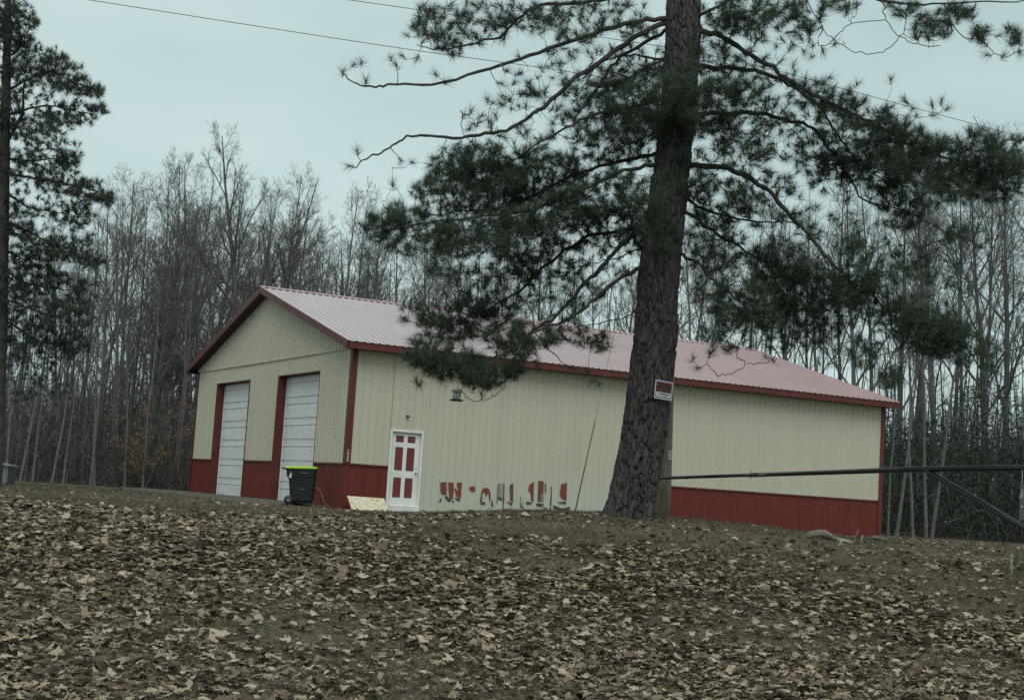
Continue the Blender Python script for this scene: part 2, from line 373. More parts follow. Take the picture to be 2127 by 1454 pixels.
# corner trims
def corner(x, y, sx, sy):
    w, t = .14, .006; o = RIB+.004
    poly = [(x+sx*o, y+sy*o), (x+sx*o, y-sy*w), (x+sx*(o-t), y-sy*w), (x+sx*(o-t), y+sy*(o-t)), (x-sx*w, y+sy*(o-t)), (x-sx*w, y+sy*o)]
    return MB().prism(poly, 2, WH if (x == 0 and y == 0) else -.1, GH+.02).build('corner_trim', M_trim, bld)
ct = corner(0, 0, -1, -1); corner(GL, 0, 1, -1); corner(0, GW, -1, 1); corner(GL, GW, 1, 1)
text_mesh('4\n0\n8\n8', .10, ct, Matrix.Translation((.05, -RIB-.0065, WH+.23)) @ Matrix.Rotation(rad(90), 4, 'X'), M_signwhite, 'house_number', .003, .85)
# overhead doors
for (y0, y1) in (G1, G2):
    REC = .25; d = tag(empty('overhead_door', (0, 0, 0)), None); d.parent = bld
    hgt = GT+.06; n = 6; sh = hgt/n
    for k in range(n):
        z0 = -.07+k*sh; z1 = z0+sh-.006
        pr = [(REC+.04, z0), (REC, z0), (REC, z0+sh*.61), (REC+.03, z0+sh*.62), (REC+.03, z0+sh*.65), (REC-.006, z0+sh*.66), (REC-.006, z0+sh*.70), (REC, z0+sh*.71)]
        for q in (): pr += [(REC, z0+sh*(q-.02)), (REC+.004, z0+sh*(q-.008)), (REC+.004, z0+sh*(q+.008)), (REC, z0+sh*(q+.02))]
        pr += [(REC, z1-.035), (REC-.006, z1-.03), (REC-.006, z1-.018), (REC+.03, z1-.012), (REC+.03, z1), (REC+.04, z1)]
        b = MB(); b.prism(pr, 1, y0+.03, y1-.03); b.build('door_section', M_gdoor, d)
    for side, yj in ((1, y1), (-1, y0)):
        a, c = sorted((yj, yj-side*.02)); MB().box(-.03, REC+.12, a, c, -.1, GT).build('jamb', M_trim, d)
        a, c = sorted((yj, yj+side*.10)); MB().box(-.034, -.0245, a+.001, c, -.1 if side < 0 else -.1, GT+.0 if side < 0 else GT).build('jamb_trim', M_trim if side > 0 else M_cream, d) if side > 0 else None
        a, c = sorted((yj-side*.022, yj-side*.055)); MB().box(REC-.03, REC-.004, a, c, -.05, GT-.03).build('weather_strip', M_white, d)
    MB().box(-.03, REC+.12, y0, y1, GT-.02, GT-.001).build('head_jamb', M_trim, d)
    MB().box(REC-.03, REC-.004, y0+.06, y1-.06, GT-.05, GT-.022).build('head_strip', M_trim, d)
# walk door
wd = empty('walk_door'); wd.parent = bld
cs = .06; yo = -.045
MB().box(DX0, DX0+cs, yo, .10, DZ0, DZ1).build('casing', M_white, wd, bevel=.006)
MB().box(DX1-cs, DX1, yo, .10, DZ0, DZ1).build('casing', M_white, wd, bevel=.006)
MB().box(DX0+cs+.001, DX1-cs-.001, yo, .10, DZ1-cs, DZ1).build('casing', M_white, wd, bevel=.006)
MB().box(DX0+.01, DX1-.01, yo-.05, .10, DZ0-.18, DZ0+.02).build('threshold', M_white, wd)
lx0, lx1, lz0, lz1, yd = DX0+cs+.004, DX1-cs-.004, DZ0+.03, DZ1-cs-.004, .05
lw, lh = lx1-lx0, lz1-lz0
MB().box(lx0, lx1, yd, yd+.045, lz0, lz1).build('leaf', M_white, wd)
for cxp in (.30, .70):
    for f0, f1 in ((.865, .955), (.485, .80), (.12, .39)):
        x0, x1 = lx0+lw*(cxp-.135), lx0+lw*(cxp+.135); z0, z1 = lz0+lh*f0, lz0+lh*f1
        b = MB(); e = .03
        b.add([(x0, yd-.001, z0), (x1, yd-.001, z0), (x1, yd-.001, z1), (x0, yd-.001, z1),
               (x0+e*.5, yd-.004, z0+e*.5), (x1-e*.5, yd-.004, z0+e*.5), (x1-e*.5, yd-.004, z1-e*.5), (x0+e*.5, yd-.004, z1-e*.5),
               (x0+e, yd-.002, z0+e), (x1-e, yd-.002, z0+e), (x1-e, yd-.002, z1-e), (x0+e, yd-.002, z1-e)],
              [(0, 1, 5, 4), (1, 2, 6, 5), (2, 3, 7, 6), (3, 0, 4, 7), (4, 5, 9, 8), (5, 6, 10, 9), (6, 7, 11, 10), (7, 4, 8, 11), (8, 9, 10, 11)])
        b.build('inset_panel', M_doorred, wd)
kx, kz = lx1-.07, lz0+lh*.46
b = MB()
b.tube([(kx, yd, kz), (kx, yd-.012, kz), (kx, yd-.013, kz), (kx, yd-.04, kz), (kx, yd-.045, kz), (kx, yd-.07, kz), (kx, yd-.075, kz)], [.03, .03, .012, .012, .024, .026, .012], 14).build('knob', M_steel, wd, True)
MB().tube([(kx, yd, kz+.14), (kx, yd-.012, kz+.14)], .022, 14).build('deadbolt', M_steel, wd)
# small camera over the door
sc0 = np.array(wall_xz(845, 865)); w = empty('wall_camera', (sc0[0], -RIB, sc0[1])); w.parent = bld; w.scale = (.75, .75, .75)
MB().tube([(0, 0, 0), (0, -.015, 0), (0, -.016, 0), (0, -.05, .0)], [.03, .03, .012, .012], 12).build('bracket', M_black, w)
MB().tube([(-.06, -.07, .012), (.05, -.075, -.012), (.065, -.076, -.014)], [.036, .038, .03], 12).build('housing', M_black, w, True)
# roof: every steel sheet of both slopes, ridge cap, fascia, rake trim, soffit
YC = GW/2; SL = math.hypot(GW/2+OE, RT-RE); ca, sa = (GW/2+OE)/SL, (RT-RE)/SL
for side in (-1, 1):
    for a, b in cols(-OR_, GL+.3):
        pr = rib_profile(a+.001, b-.001); n = len(pr); v = []
        for t in (0.02, SL+.03):
            for u, h in pr: v.append((u, YC+side*(t*ca+h*sa), RT-t*sa+h*ca))
        MB().add(v, [(i, i+1, n+i+1, n+i) if side > 0 else (n+i, n+i+1, i+1, i) for i in range(n-1)]).build('roof_panel', M_roof, bld)
    # fascia and soffit
    ye = YC+side*(GW/2+OE)
    a, c = sorted((ye, ye-side*.03)); MB().box(-OR_, GL+.30, a, c, RE-.20, RE-.012).build('eave_fascia', M_trim, bld)
    a, c = sorted((ye-side*.03, ye-side*(OE-.03))); MB().box(-OR_+.03, GL+.27, a, c, RE-.185, RE-.165).build('soffit', M_soffit, bld)
    for xr, sx in ((-OR_, 1), (GL+.30, -1)):
        x0, x1 = sorted((xr, xr+sx*.03))
        yv = [YC, ye]; 
        poly = [(YC, RT-.004), (ye, RE-.006), (ye, RE-.215), (YC, RT-.21)]
        if side > 0: poly = poly[::-1]
        MB().prism(poly, 0, x0-.002, x1-.002).build('rake_trim', M_trim, bld)
        x0, x1 = sorted((xr+sx*.03, xr+sx*(OR_+.0)))
        poly = [(YC, RT-.165), (ye-side*.04, RE-.165), (ye-side*.04, RE-.185), (YC, RT-.185)]
        if side > 0: poly = poly[::-1]
        MB().prism(poly, 0, x0, x1).build('rake_soffit', M_soffit, bld)
hw_ = .17
MB().prism([(YC-hw_*ca, RT-hw_*sa+.024), (YC-.02, RT+.034), (YC, RT+.045), (YC+.02, RT+.034), (YC+hw_*ca, RT-hw_*sa+.024), (YC, RT+.028)], 0, -OR_-.01, GL+.31).build('ridge_cap', M_ridge, bld)
# inner shell so that the building is closed and solid behind its sheets
MB().box(.42, GL-.01, .12, GW-.01, -.1, GH-.3).build('inner_shell', M_dark, bld)
MB().box(.004, .40, .01, G1[0]-.03, -.1, GH).build('wall_core', M_dark, bld)
# lettering remains painted on the siding
PZ = [('r', [(110,120),(195,115),(200,230),(195,310),(120,290),(105,190)]), ('d', [(80,410),(120,335),(125,390)]), ('d', [(165,318),(190,320),(185,380)]),
 ('r', [(220,118),(300,118),(305,220),(290,350),(250,385),(235,300)]), ('d', [(190,312),(246,366),(245,405),(205,380)]),
 ('r', [(345,120),(425,120),(400,365),(350,330),(310,200),(330,205),(365,250)]), ('d', [(300,332),(396,372),(390,405),(340,370)]), ('d', [(270,385),(300,380),(310,408),(280,412)]),
 ('r', [(530,185),(615,175),(620,262),(550,240)]),
 ('r', [(712,240),(740,202),(800,197),(838,240),(845,300),(802,288),(772,328),(760,262),(728,262)]), ('b', [(704,248),(727,266),(713,400),(690,440),(685,430)]),
 ('b', [(815,292),(844,304),(835,390),(825,400)]), ('d', [(690,450),(718,404),(765,410),(765,445),(720,440)]), ('d', [(855,350),(870,380),(885,475),(855,460)]),
 ('d', [(955,160),(983,125),(983,140),(963,190),(945,430),(930,430)]), ('m', [(986,128),(1028,135),(1022,356),(962,322),(967,192)]),
 ('d', [(1031,135),(1048,140),(1045,350),(1035,475),(1020,470),(1026,360)]), ('d', [(945,332),(1018,366),(1018,388),(950,352)]),
 ('b', [(1130,150),(1180,138),(1178,400),(1125,370),(1122,200)]), ('d', [(1090,380),(1120,412),(1165,405),(1160,450),(1120,445),(1095,410)]),
 ('r', [(1420,150),(1490,105),(1480,180),(1475,398),(1450,398),(1430,290),(1400,220)]), ('d', [(1365,405),(1450,405),(1445,440),(1375,435)]),
 ('d', [(1285,310),(1292,330),(1285,450),(1335,480),(1330,495),(1285,485),(1275,440)]), ('m', [(1305,390),(1330,395),(1325,450),(1308,440)]),
 ('b', [(1540,95),(1578,95),(1590,400),(1540,395)]), ('r', [(1581,95),(1625,105),(1620,240),(1600,300),(1590,250)]), ('d', [(1640,140),(1662,130),(1655,270),(1640,240)]),
 ('m', [(1602,302),(1622,242),(1638,245),(1620,410),(1600,400)]), ('d', [(1510,425),(1620,430),(1610,470),(1510,460)]), ('d', [(1610,474),(1690,505),(1640,510)]),
 ('d', [(1732,170),(1745,180),(1740,400),(1730,510),(1712,510),(1725,350)]),
 ('r', [(1885,140),(1970,122),(1960,380),(1900,365),(1858,290)]), ('d', [(1830,410),(1955,400),(1950,440),(1850,425)]),
 ('d', [(1760,450),(1880,500),(1920,500),(2020,475),(1990,530),(1880,530),(1770,500)]), ('p', [(1790,440),(1900,470),(1910,492),(1885,494),(1780,450)])]
_pm = {'r': M_markred, 'd': M_markdark, 'm': M_markmauve, 'b': M_markbrown, 'p': M_markpale}
for kk, (c, poly) in enumerate(PZ):
    pts = []
    for i in range(len(poly)):
        (xa, ya), (xb, yb) = poly[i], poly[(i+1) % len(poly)]
        for t in (0, .33, .66):
            j = 5 if t else 2
            pts.append((xa+(xb-xa)*t+random.uniform(-j, j), ya+(yb-ya)*t+random.uniform(-j, j)))
    X, Z = wall_xz(np.array([900+p[0]/7.09 for p in pts]), np.array([985+p[1]/7.09 for p in pts]), -.024)
    MB().prism(list(zip(X, Z)), 1, -RIB-.004-.0002*kk, -RIB-.002-.0002*kk).build('painted_mark', _pm[c], bld)


# ================================================================ TUBES, BRANCHES, TREES
def nrm(v): return v/np.maximum(np.linalg.norm(v, axis=-1, keepdims=True), 1e-9)
def tubes(P, R, S):
    """P (B,K,3) polylines, R (B,K) radii -> vertices, quads"""
    B, K, _ = P.shape
    T = np.empty_like(P); T[:, 1:-1] = P[:, 2:]-P[:, :-2]; T[:, 0] = P[:, 1]-P[:, 0]; T[:, -1] = P[:, -1]-P[:, -2]; T = nrm(T)
    mt_ = nrm(P[:, -1]-P[:, 0]); ref = np.where((np.abs(mt_[:, 2]) > .8)[:, None], np.array([1., 0, 0]), np.array([0, 0, 1.]))
    A = nrm(np.cross(T, ref[:, None, :])); C = np.cross(T, A)
    g = np.arange(S)*2*math.pi/S
    V = P[:, :, None]+R[:, :, None, None]*(A[:, :, None]*np.cos(g)[None, None, :, None]+C[:, :, None]*np.sin(g)[None, None, :, None])
    ii = np.arange(B*K*S).reshape(B, K, S); jj = np.roll(ii, -1, 2)
    Fq = np.stack([ii[:, :-1], jj[:, :-1], jj[:, 1:], ii[:, 1:]], -1).reshape(-1, 4)
    return V.reshape(-1, 3), Fq
def join(parts):
    V = []; Fq = []; b = 0
    for v, f in parts:
        V.append(v); Fq.append(f+b); b += len(v)
    return np.concatenate(V), np.concatenate(Fq)
def grow(rng, start, d, Ln, r0, K, up, wob, taper=.25):
    B = len(start); P = np.empty((B, K, 3)); P[:, 0] = start; D = nrm(d); Ds = np.empty((B, K, 3)); Ds[:, 0] = D
    for k in range(1, K):
        D = nrm(D+np.array([0, 0, 1.])*(up/(K-1))+rng.normal(0, wob, (B, 3))/math.sqrt(K-1)); P[:, k] = P[:, k-1]+D*(Ln/(K-1))[:, None]; Ds[:, k] = D
    t = np.linspace(0, 1, K); R = r0[:, None]*(1-(1-taper)*t)[None]
    return P, R, Ds
def kids(rng, P, R, Ds, Ln, n, t0, t1, a0, a1, lf, rf, shape=0.6):
    B, K, _ = P.shape; t = np.sort(rng.uniform(t0, t1, (B, n)), 1); x = t*(K-1); i = np.minimum(x.astype(int), K-2); f = (x-i)[..., None]
    bi = np.arange(B)[:, None]; st = P[bi, i]*(1-f)+P[bi, i+1]*f; d = Ds[bi, i]; r = R[bi, i]*(1-f[..., 0])+R[bi, i+1]*f[..., 0]
    az = rng.uniform(0, 6.283, (B, 1))+np.arange(n)[None]*2.4+rng.normal(0, .4, (B, n)); an = rng.uniform(a0, a1, (B, n))
    ref = np.where(np.abs(d[..., 2:]) > .85, np.array([1., 0, 0]), np.array([0, 0, 1.])); a = nrm(np.cross(d, ref)); c = np.cross(d, a)
    dd = d*np.cos(an)[..., None]+(a*np.cos(az)[..., None]+c*np.sin(az)[..., None])*np.sin(an)[..., None]
    ln = Ln[:, None]*lf*(1-shape*(t-t0)/(max(t1-t0, 1e-6)))*rng.uniform(.65, 1.2, (B, n))
    return st.reshape(-1, 3), dd.reshape(-1, 3), ln.reshape(-1), np.minimum((r*rf).reshape(-1), .09)
def bare_tree(seed, H=14., r=.15, stems=1, spread=.1, n1=17, n2=8, n3=6, n4=3, t0=.30, l1=.36, a1=(.45, .85), bend=.06, lean=0.0, fork=False, up1=.45):
    rng = np.random.RandomState(seed)
    if fork:
        P0, R0, D0 = grow(rng, np.zeros((1, 3)), np.array([[.02, 0, 1.]]), np.array([H*.30]), np.array([r]), 6, .2, .03, .85)
        tip = P0[0, -1]; dirs = np.array([[-.22, .05, 1.], [.34, -.05, 1.], [.05, .25, 1.]])
        P, R, Dd = grow(rng, np.repeat(tip[None], 3, 0), dirs, np.array([H*.7, H*.62, H*.55]), np.array([r*.78, r*.62, r*.5]), 12, .5, bend, .12)
        Ls = np.array([H*.7, H*.62, H*.55]); trunk = join([tubes(P0, R0, 8), tubes(P, R, 7)]); t0 = .12
    else:
        az = rng.uniform(0, 6.283, stems); sp = rng.uniform(.4, 1, stems)*spread
        d = np.stack([np.cos(az)*sp+lean, np.sin(az)*sp, np.ones(stems)], 1); Ls = H*rng.uniform(.78, 1, stems); Ls[0] = H
        st = np.stack([np.cos(az)*.18*(stems > 1), np.sin(az)*.18*(stems > 1), np.full(stems, -.15)], 1)
        P, R, Dd = grow(rng, st, d, Ls, r*rng.uniform(.7, 1, stems), 14, .25, bend, .10); trunk = tubes(P, R, 8)
    parts = []
    s, dd, l, rr = kids(rng, P, R, Dd, Ls, n1, t0, .98, a1[0], a1[1], l1, .55, .78); P1, R1, D1 = grow(rng, s, dd, l, rr, 6, up1, .22)
    parts.append(tubes(P1, R1, 5))
    s, dd, l2, rr = kids(rng, P1, R1, D1, l, n2, .18, .98, .4, .9, .48, .6); P2, R2, D2 = grow(rng, s, dd, l2, np.maximum(rr, .006), 5, .3, .26)
    parts.append(tubes(P2, R2, 4))
    s, dd, l3, rr = kids(rng, P2, R2, D2, l2, n3, .15, .98, .4, .95, .52, .62); kp = (np.repeat(l2, n3) > .5) | (rng.uniform(0, 1, len(l3)) < .5); s, dd, l3, rr = s[kp], dd[kp], l3[kp], rr[kp]; P3, R3, D3 = grow(rng, s, dd, np.maximum(l3, .25), np.maximum(rr, .0055), 4, .25, .28)
    parts.append(tubes(P3, np.maximum(R3, .0035), 3))
    if n4:
        s, dd, l4, rr = kids(rng, P3, R3, D3, np.maximum(l3, .25), n4, .2, .98, .4, .9, .6, .7); kp = (np.repeat(l3, n4) > .34) | (rng.uniform(0, 1, len(l4)) < .45); s, dd, l4, rr = s[kp], dd[kp], l4[kp], rr[kp]; P4, R4, D4 = grow(rng, s, dd, np.maximum(l4, .18), np.maximum(rr, .005), 2, .2, .25)
        parts.append(tubes(P4, np.maximum(R4, .0028), 3))
    return trunk, join(parts)
def tree_proto(bark, **kw):
    tr, cr = bare_tree(**kw)
    a = mesh_np('trunk', tr[0], tr[1], bark, smooth=True); c = mesh_np('crown', cr[0], cr[1], M_twig)
    ma, mc = a.data, c.data; bpy.data.objects.remove(a); bpy.data.objects.remove(c)
    return ma, mc, kw.get('H', 14.)
PROTO = {
 'a': tree_proto(M_bark1, seed=11, H=14, r=.15),
 'b': tree_proto(M_bark1, seed=12, H=15, r=.13, n1=20, t0=.36, l1=.30, a1=(.35, .7)),
 'c': tree_proto(M_bark1, seed=13, H=13, r=.085, stems=6, spread=.28, n1=10, n2=7, n3=5, t0=.25, l1=.32, a1=(.3, .6)),
 'f': tree_proto(M_bark1, seed=14, H=15, r=.21, fork=True, n1=17, l1=.40),
 'p': tree_proto(M_bark2, seed=15, H=15, r=.15, n1=16, n2=6, n3=5, t0=.55, l1=.20, a1=(.4, .8), bend=.10),
 'q': tree_proto(M_bark2, seed=16, H=14, r=.145, n1=14, n2=6, n3=5, t0=.5, l1=.22, bend=.12, lean=.03),
 's': tree_proto(M_bark1, seed=17, H=8, r=.045, n1=14, n2=6, n3=4, n4=2, t0=.15, l1=.32, a1=(.4, .9), bend=.14),
 'd': tree_proto(M_bark1, seed=18, H=15, r=.18, n1=17, n2=9, t0=.28, l1=.42, a1=(.4, .75)),
}
def put_tree(kind, px, top, D, name, label, group, rz=None, widen=1.0, lean=0.0, thick=None):
    """px: where the stem meets the horizon line, top: pixel height of its top, D: distance"""
    hx = 1027+(px-1063.5)*math.tan(ROLL)
    x, y, _ = at(px, hx, D); z = gz(x, y); H = (hx-top)/FPX*D+.61-z
    ma, mc, H0 = PROTO[kind]; k = H/H0
    o = empty(name, (x, y, z-.05), random.uniform(0, 6.28) if rz is None else rz, label, 'tree', group)
    o.scale = (k*widen, k*widen, k); o.rotation_euler[0] = random.gauss(0, .035); o.rotation_euler[1] = lean+random.gauss(0, .035)
    link('trunk', ma, o); link('crown', mc, o)
    return o
KIND = {'a': 'bare tree with open rounded crown', 'b': 'tall narrow bare tree with short side limbs', 'c': 'bare clump of several thin stems', 'd': 'thick-trunked bare tree with steep spreading limbs',
        'p': 'straight pale-trunked bare tree with high crown', 'q': 'wavy pale-trunked bare tree', 's': 'thin bare sapling twiggy from low down'}
GL_, GM_, GR_ = 'bare trees past the overhead doors', 'bare trees behind the roof', 'bare trees past the far end of the building'
LL_ = ', woods past the overhead doors'
LM_ = ', behind the red roof'
LR_ = ', woods past the far building end'
put_tree('f', 468, 278, 63, 'forked_tree', 'tall bare tree with a low fork standing behind the gable peak', None, rz=rad(-28))
put_tree('d', 330, 330, 60, 'spreading_tree', 'broad bare tree with many steep limbs, left of the forked tree', None)
put_tree('c', 300, 345, 59, 'clump_tree', 'bare multi-stemmed tree clump beside the broad steep-limbed tree', None)
put_tree('d', 560, 345, 66, 'spreading_tree', 'bare spreading tree just behind the gable peak, right of the forked tree', None, rz=1.0)
for px, top, D, k in [(235, 400, 57, 'a'), (262, 370, 62, 'b'), (385, 325, 66, 'a'), (412, 345, 60, 'c'), (190, 420, 60, 'a'), (150, 470, 62, 'b'), (95, 480, 60, 'p'),
                      (60, 520, 64, 'p'), (20, 500, 62, 'a'), (-40, 480, 60, 'b'), (215, 520, 72, 's'), (345, 420, 75, 'b'), (430, 430, 78, 'a'), (120, 640, 56, 'p'), (300, 560, 70, 'p'),
                      (365, 500, 58, 'q'), (175, 600, 56, 'q'), (55, 650, 55, 'q'), (250, 620, 56, 's'), (30, 700, 54, 's'), (140, 760, 53, 's'), (330, 720, 55, 's'), (-90, 520, 58, 'd'), (280, 450, 80, 'd')]:
    put_tree(k, px, top, D, 'bare_tree', KIND[k]+LL_, GL_)
for px, top, D, k in [(210, 390, 74, 'd'), (245, 360, 80, 'a'), (320, 350, 84, 'd'), (360, 340, 78, 'a'), (400, 350, 86, 'd'), (440, 370, 72, 'b'), (160, 430, 80, 'd'), (110, 460, 76, 'a'), (275, 390, 68, 'c'), (380, 400, 70, 'c'),
                      (15, 560, 52, 'q'), (45, 600, 51, 'p'), (72, 560, 53, 'q'), (110, 580, 52, 'q'), (135, 620, 53, 'p'), (192, 560, 52, 'p'), (200, 580, 53, 'p'), (262, 600, 54, 'q'), (300, 540, 54, 'q'), (368, 560, 56, 'p'), (385, 540, 57, 'p')]:
    put_tree(k, px, top, D, 'bare_tree', KIND[k]+LL_, GL_)
for px, top, D, k in [(520, 380, 84, 'd'), (590, 400, 80, 'a'), (630, 420, 84, 'd'), (670, 430, 66, 'c'), (720, 410, 86, 'd'), (780, 450, 70, 'c'), (820, 440, 88, 'd'), (870, 460, 84, 'a'), (940, 470, 70, 'c'), (1000, 450, 90, 'd'), (520, 480, 80, 'b'), (605, 440, 72, 'p'), (640, 470, 76, 'a'), (690, 385, 70, 'd'), (735, 440, 74, 'a'), (765, 490, 82, 'b'), (800, 500, 78, 'c'), (840, 480, 70, 'a'),
                      (885, 510, 76, 'p'), (925, 470, 80, 'b'), (960, 520, 84, 'a'), (1000, 500, 74, 'p'), (1040, 480, 80, 'b'), (1075, 530, 72, 'p'), (1110, 470, 78, 'a'), (1150, 500, 84, 'p'), (1185, 480, 76, 'b'),
                      (1215, 520, 72, 'p'), (1250, 460, 80, 'd'), (1285, 500, 76, 'p'), (1320, 480, 84, 'b'), (1440, 440, 78, 'p'), (1475, 470, 84, 'b'), (1510, 430, 76, 'p'), (1540, 400, 82, 'b'),
                      (1580, 390, 78, 'p'), (1610, 430, 74, 'a'), (1645, 380, 80, 'p'), (1680, 400, 74, 'b'), (1715, 420, 82, 'p'), (1400, 470, 86, 'a'), (1350, 450, 88, 'd'), (575, 500, 86, 's'), (660, 520, 88, 'p'), (715, 500, 90, 'p')]:
    put_tree(k, px, top, D, 'bare_tree', KIND[k]+LM_, GM_)
for px, top, D, k in [(1750, 335, 72, 'b'), (1785, 305, 68, 'd'), (1820, 345, 76, 'p'), (1855, 365, 70, 'a'), (1885, 325, 78, 'b'), (1915, 295, 72, 'p'), (1950, 345, 66, 'a'), (1975, 305, 74, 'b'), (2005, 365, 70, 'p'),
                      (2035, 285, 68, 'b'), (2060, 265, 74, 'd'), (2090, 245, 70, 'a'), (2115, 275, 64, 'b'), (2150, 265, 68, 'd'), (2190, 285, 66, 'p'), (2010, 505, 62, 's'), (2075, 565, 60, 's'), (1940, 505, 62, 'q'),
                      (2100, 445, 80, 'p'), (1960, 425, 82, 'p'), (1870, 445, 84, 'p'), (2240, 275, 70, 'a')]:
    put_tree(k, px, top, D, 'bare_tree', KIND[k]+LR_, GR_)
for px, top, D, k, ln, lb in [(1846, 690, 54, 'q', .02, 'slim pale-barked tree right behind the building corner trim'), (1862, 560, 53, 'p', .0, 'straight pale trunk beside the building far corner, second from the wall'),
                              (1898, 600, 55, 'q', -.05, 'pale curved trunk leaning toward the building, third past its far corner'), (1925, 540, 56, 'p', .0, 'pale straight trunk fourth past the building far corner'),
                              (1936, 520, 57, 'p', .01, 'pale straight trunk fifth past the building far corner, close beside the fourth')]:
    put_tree(k, px, top, D, 'pale_tree', lb, None, lean=ln)

# ---- undergrowth and the far wood (nobody could count its stems)
def brush(name, rng, n, fD, fs, hmax, ln, w, m_, label, cat, flat=.5, zpow=1.2, up=.35):
    D = fD(rng, n); s = fs(rng, n)*D/60.; x, y = xy_of(D, s); z = ground_z(x, y, False)+hmax(s, D, x, y)*rng.uniform(0, 1, n)**zpow
    d = rng.normal(0, 1, (n, 3)); d[:, :2] *= flat; d = nrm(d+np.array([0, 0, up])); Lh = rng.uniform(*ln, n)
    p0 = np.stack([x, y, z], 1); p1 = p0+d*Lh[:, None]; side = nrm(np.cross(d, rng.normal(0, 1, (n, 3))))*(rng.uniform(.5, 1, n)*w)[:, None]
    V = np.stack([p0-side, p0+side, p1], 1).reshape(-1, 3)
    o = mesh_np(name, V, np.arange(3*n).reshape(-1, 3), m_); return tag(o, label, cat, kind='stuff')
r1 = np.random.RandomState(21)
outside = lambda x, y: ~((x > -3) & (x < 22) & (y > -2) & (y < 19))
hl = lambda s, D, x, y: np.where(outside(x, y), 1.2+5.0*fnoise(s*.35, D*.10, 31, 3), .3)
brush('undergrowth_thicket', r1, 50000, lambda r, n: 55+35*r.uniform(0, 1, n)**1.4, lambda r, n: r.uniform(-27, -6, n), hl, (.6, 1.9), .013, M_brush, 'tangled grey brown undergrowth in the woods past the overhead doors', 'undergrowth')
brush('undergrowth_thicket', r1, 34000, lambda r, n: 72+30*r.uniform(0, 1, n), lambda r, n: r.uniform(-8, 17, n), hl, (.8, 2.0), .02, M_brush, 'tangled grey brown undergrowth behind the building', 'undergrowth')
hr = lambda s, D, x, y: np.where(outside(x, y), 2.6+5.0*fnoise(s*.3, D*.1, 41, 3), .3)
brush('evergreen_thicket', r1, 110000, lambda r, n: 58+30*r.uniform(0, 1, n)**1.3, lambda r, n: r.uniform(14.5, 31, n), hr, (.14, .36), .030, M_brushgreen, 'dark green thicket of young evergreens past the building far end', 'thicket', flat=1.5, zpow=.9, up=-.15)
brush('undergrowth_thicket', r1, 10000, lambda r, n: 56+30*r.uniform(0, 1, n)**1.3, lambda r, n: r.uniform(14.5, 31, n), hr, (.6, 1.8), .014, M_brush, 'bare grey brush mixed into the dark evergreen thicket', 'undergrowth')
brush('evergreen_thicket', r1, 16000, lambda r, n: 66+22*r.uniform(0, 1, n), lambda r, n: r.uniform(-30, -8, n), lambda s, D, x, y: 1+7*fnoise(s*.4, D*.1, 51, 2), (.2, .5), .038, M_brushgreen, 'dark evergreen brush deep in the woods past the overhead doors', 'thicket', flat=1.5, up=-.1)
# far wall of wood: many stems
nst = 900; Ds_ = r1.uniform(78, 125, nst); ss_ = r1.uniform(-34, 36, nst)*Ds_/80.; xx, yy = xy_of(Ds_, ss_)
Pst, Rst, _ = grow(r1, np.stack([xx, yy, np.full(nst, -.3)], 1), np.array([[0, 0, 1.]])+r1.normal(0, .05, (nst, 3)), r1.uniform(7, 15, nst), r1.uniform(.04, .11, nst), 6, .1, .08, .2)
vv, ff = tubes(Pst, Rst, 5); tag(mesh_np('distant_wood', vv, ff, M_bark1), 'far grey stems of the wood behind everything', 'woodland', kind='stuff')

# dry-leaved saplings by the building's back corner
def beech(px, py, D, H, W, n, label, seed):
    rng = np.random.RandomState(seed); x, y, _ = at(px, py, D); z = gz(x, y)
    o = empty('dry_leaved_sapling', (x, y, z-.03), rng.uniform(0, 6), label, 'sapling', 'saplings holding dry leaves')
    P, R, Dd = grow(rng, np.zeros((4, 3)), np.array([[.1, .1, 1], [-.3, .1, 1], [.25, -.3, 1], [-.1, .35, 1.]]), np.full(4, H)*rng.uniform(.7, 1, 4), np.full(4, .02), 8, .1, .15)
    s, dd, l, rr = kids(rng, P, R, Dd, np.full(4, H), 10, .15, .98, .7, 1.3, .38, .5); P1, R1, D1 = grow(rng, s, dd, l*W, rr, 5, .0, .2)
    a, b = join([tubes(P, R, 5), tubes(P1, R1, 3)]); mesh_np('stem', a, b, M_bark1, o)
    k = rng.randint(0, len(P1), n); t = rng.uniform(.25, 1, n)*3.99; i = t.astype(int); c = P1[k, i]+(P1[k, i+1]-P1[k, i])*(t-i)[:, None]+rng.normal(0, .05, (n, 3))
    u = nrm(rng.normal(0, 1, (n, 3))+np.array([0, 0, -.6])); w = nrm(np.cross(u, rng.normal(0, 1, (n, 3))))
    Lf = rng.uniform(.06, .11, n)[:, None]; V = np.stack([c, c+u*Lf*.5+w*Lf*.28, c+u*Lf, c+u*Lf*.5-w*Lf*.28], 1).reshape(-1, 3)
    tag(mesh_np('dry_leaves', V, np.arange(4*n).reshape(-1, 4), M_beech, o), kind='stuff')
beech(300, 1010, 54, 3.6, 1.0, 800, 'low sapling holding tan dry leaves at the wood edge left of the building', 5)
beech(345, 1012, 56, 4.6, 1.0, 900, 'taller sapling holding rusty dry leaves next to the building corner', 6)
beech(275, 1012, 55, 2.4, 1.1, 500, 'smallest sapling with pale dry leaves at the wood edge left of the building', 8)

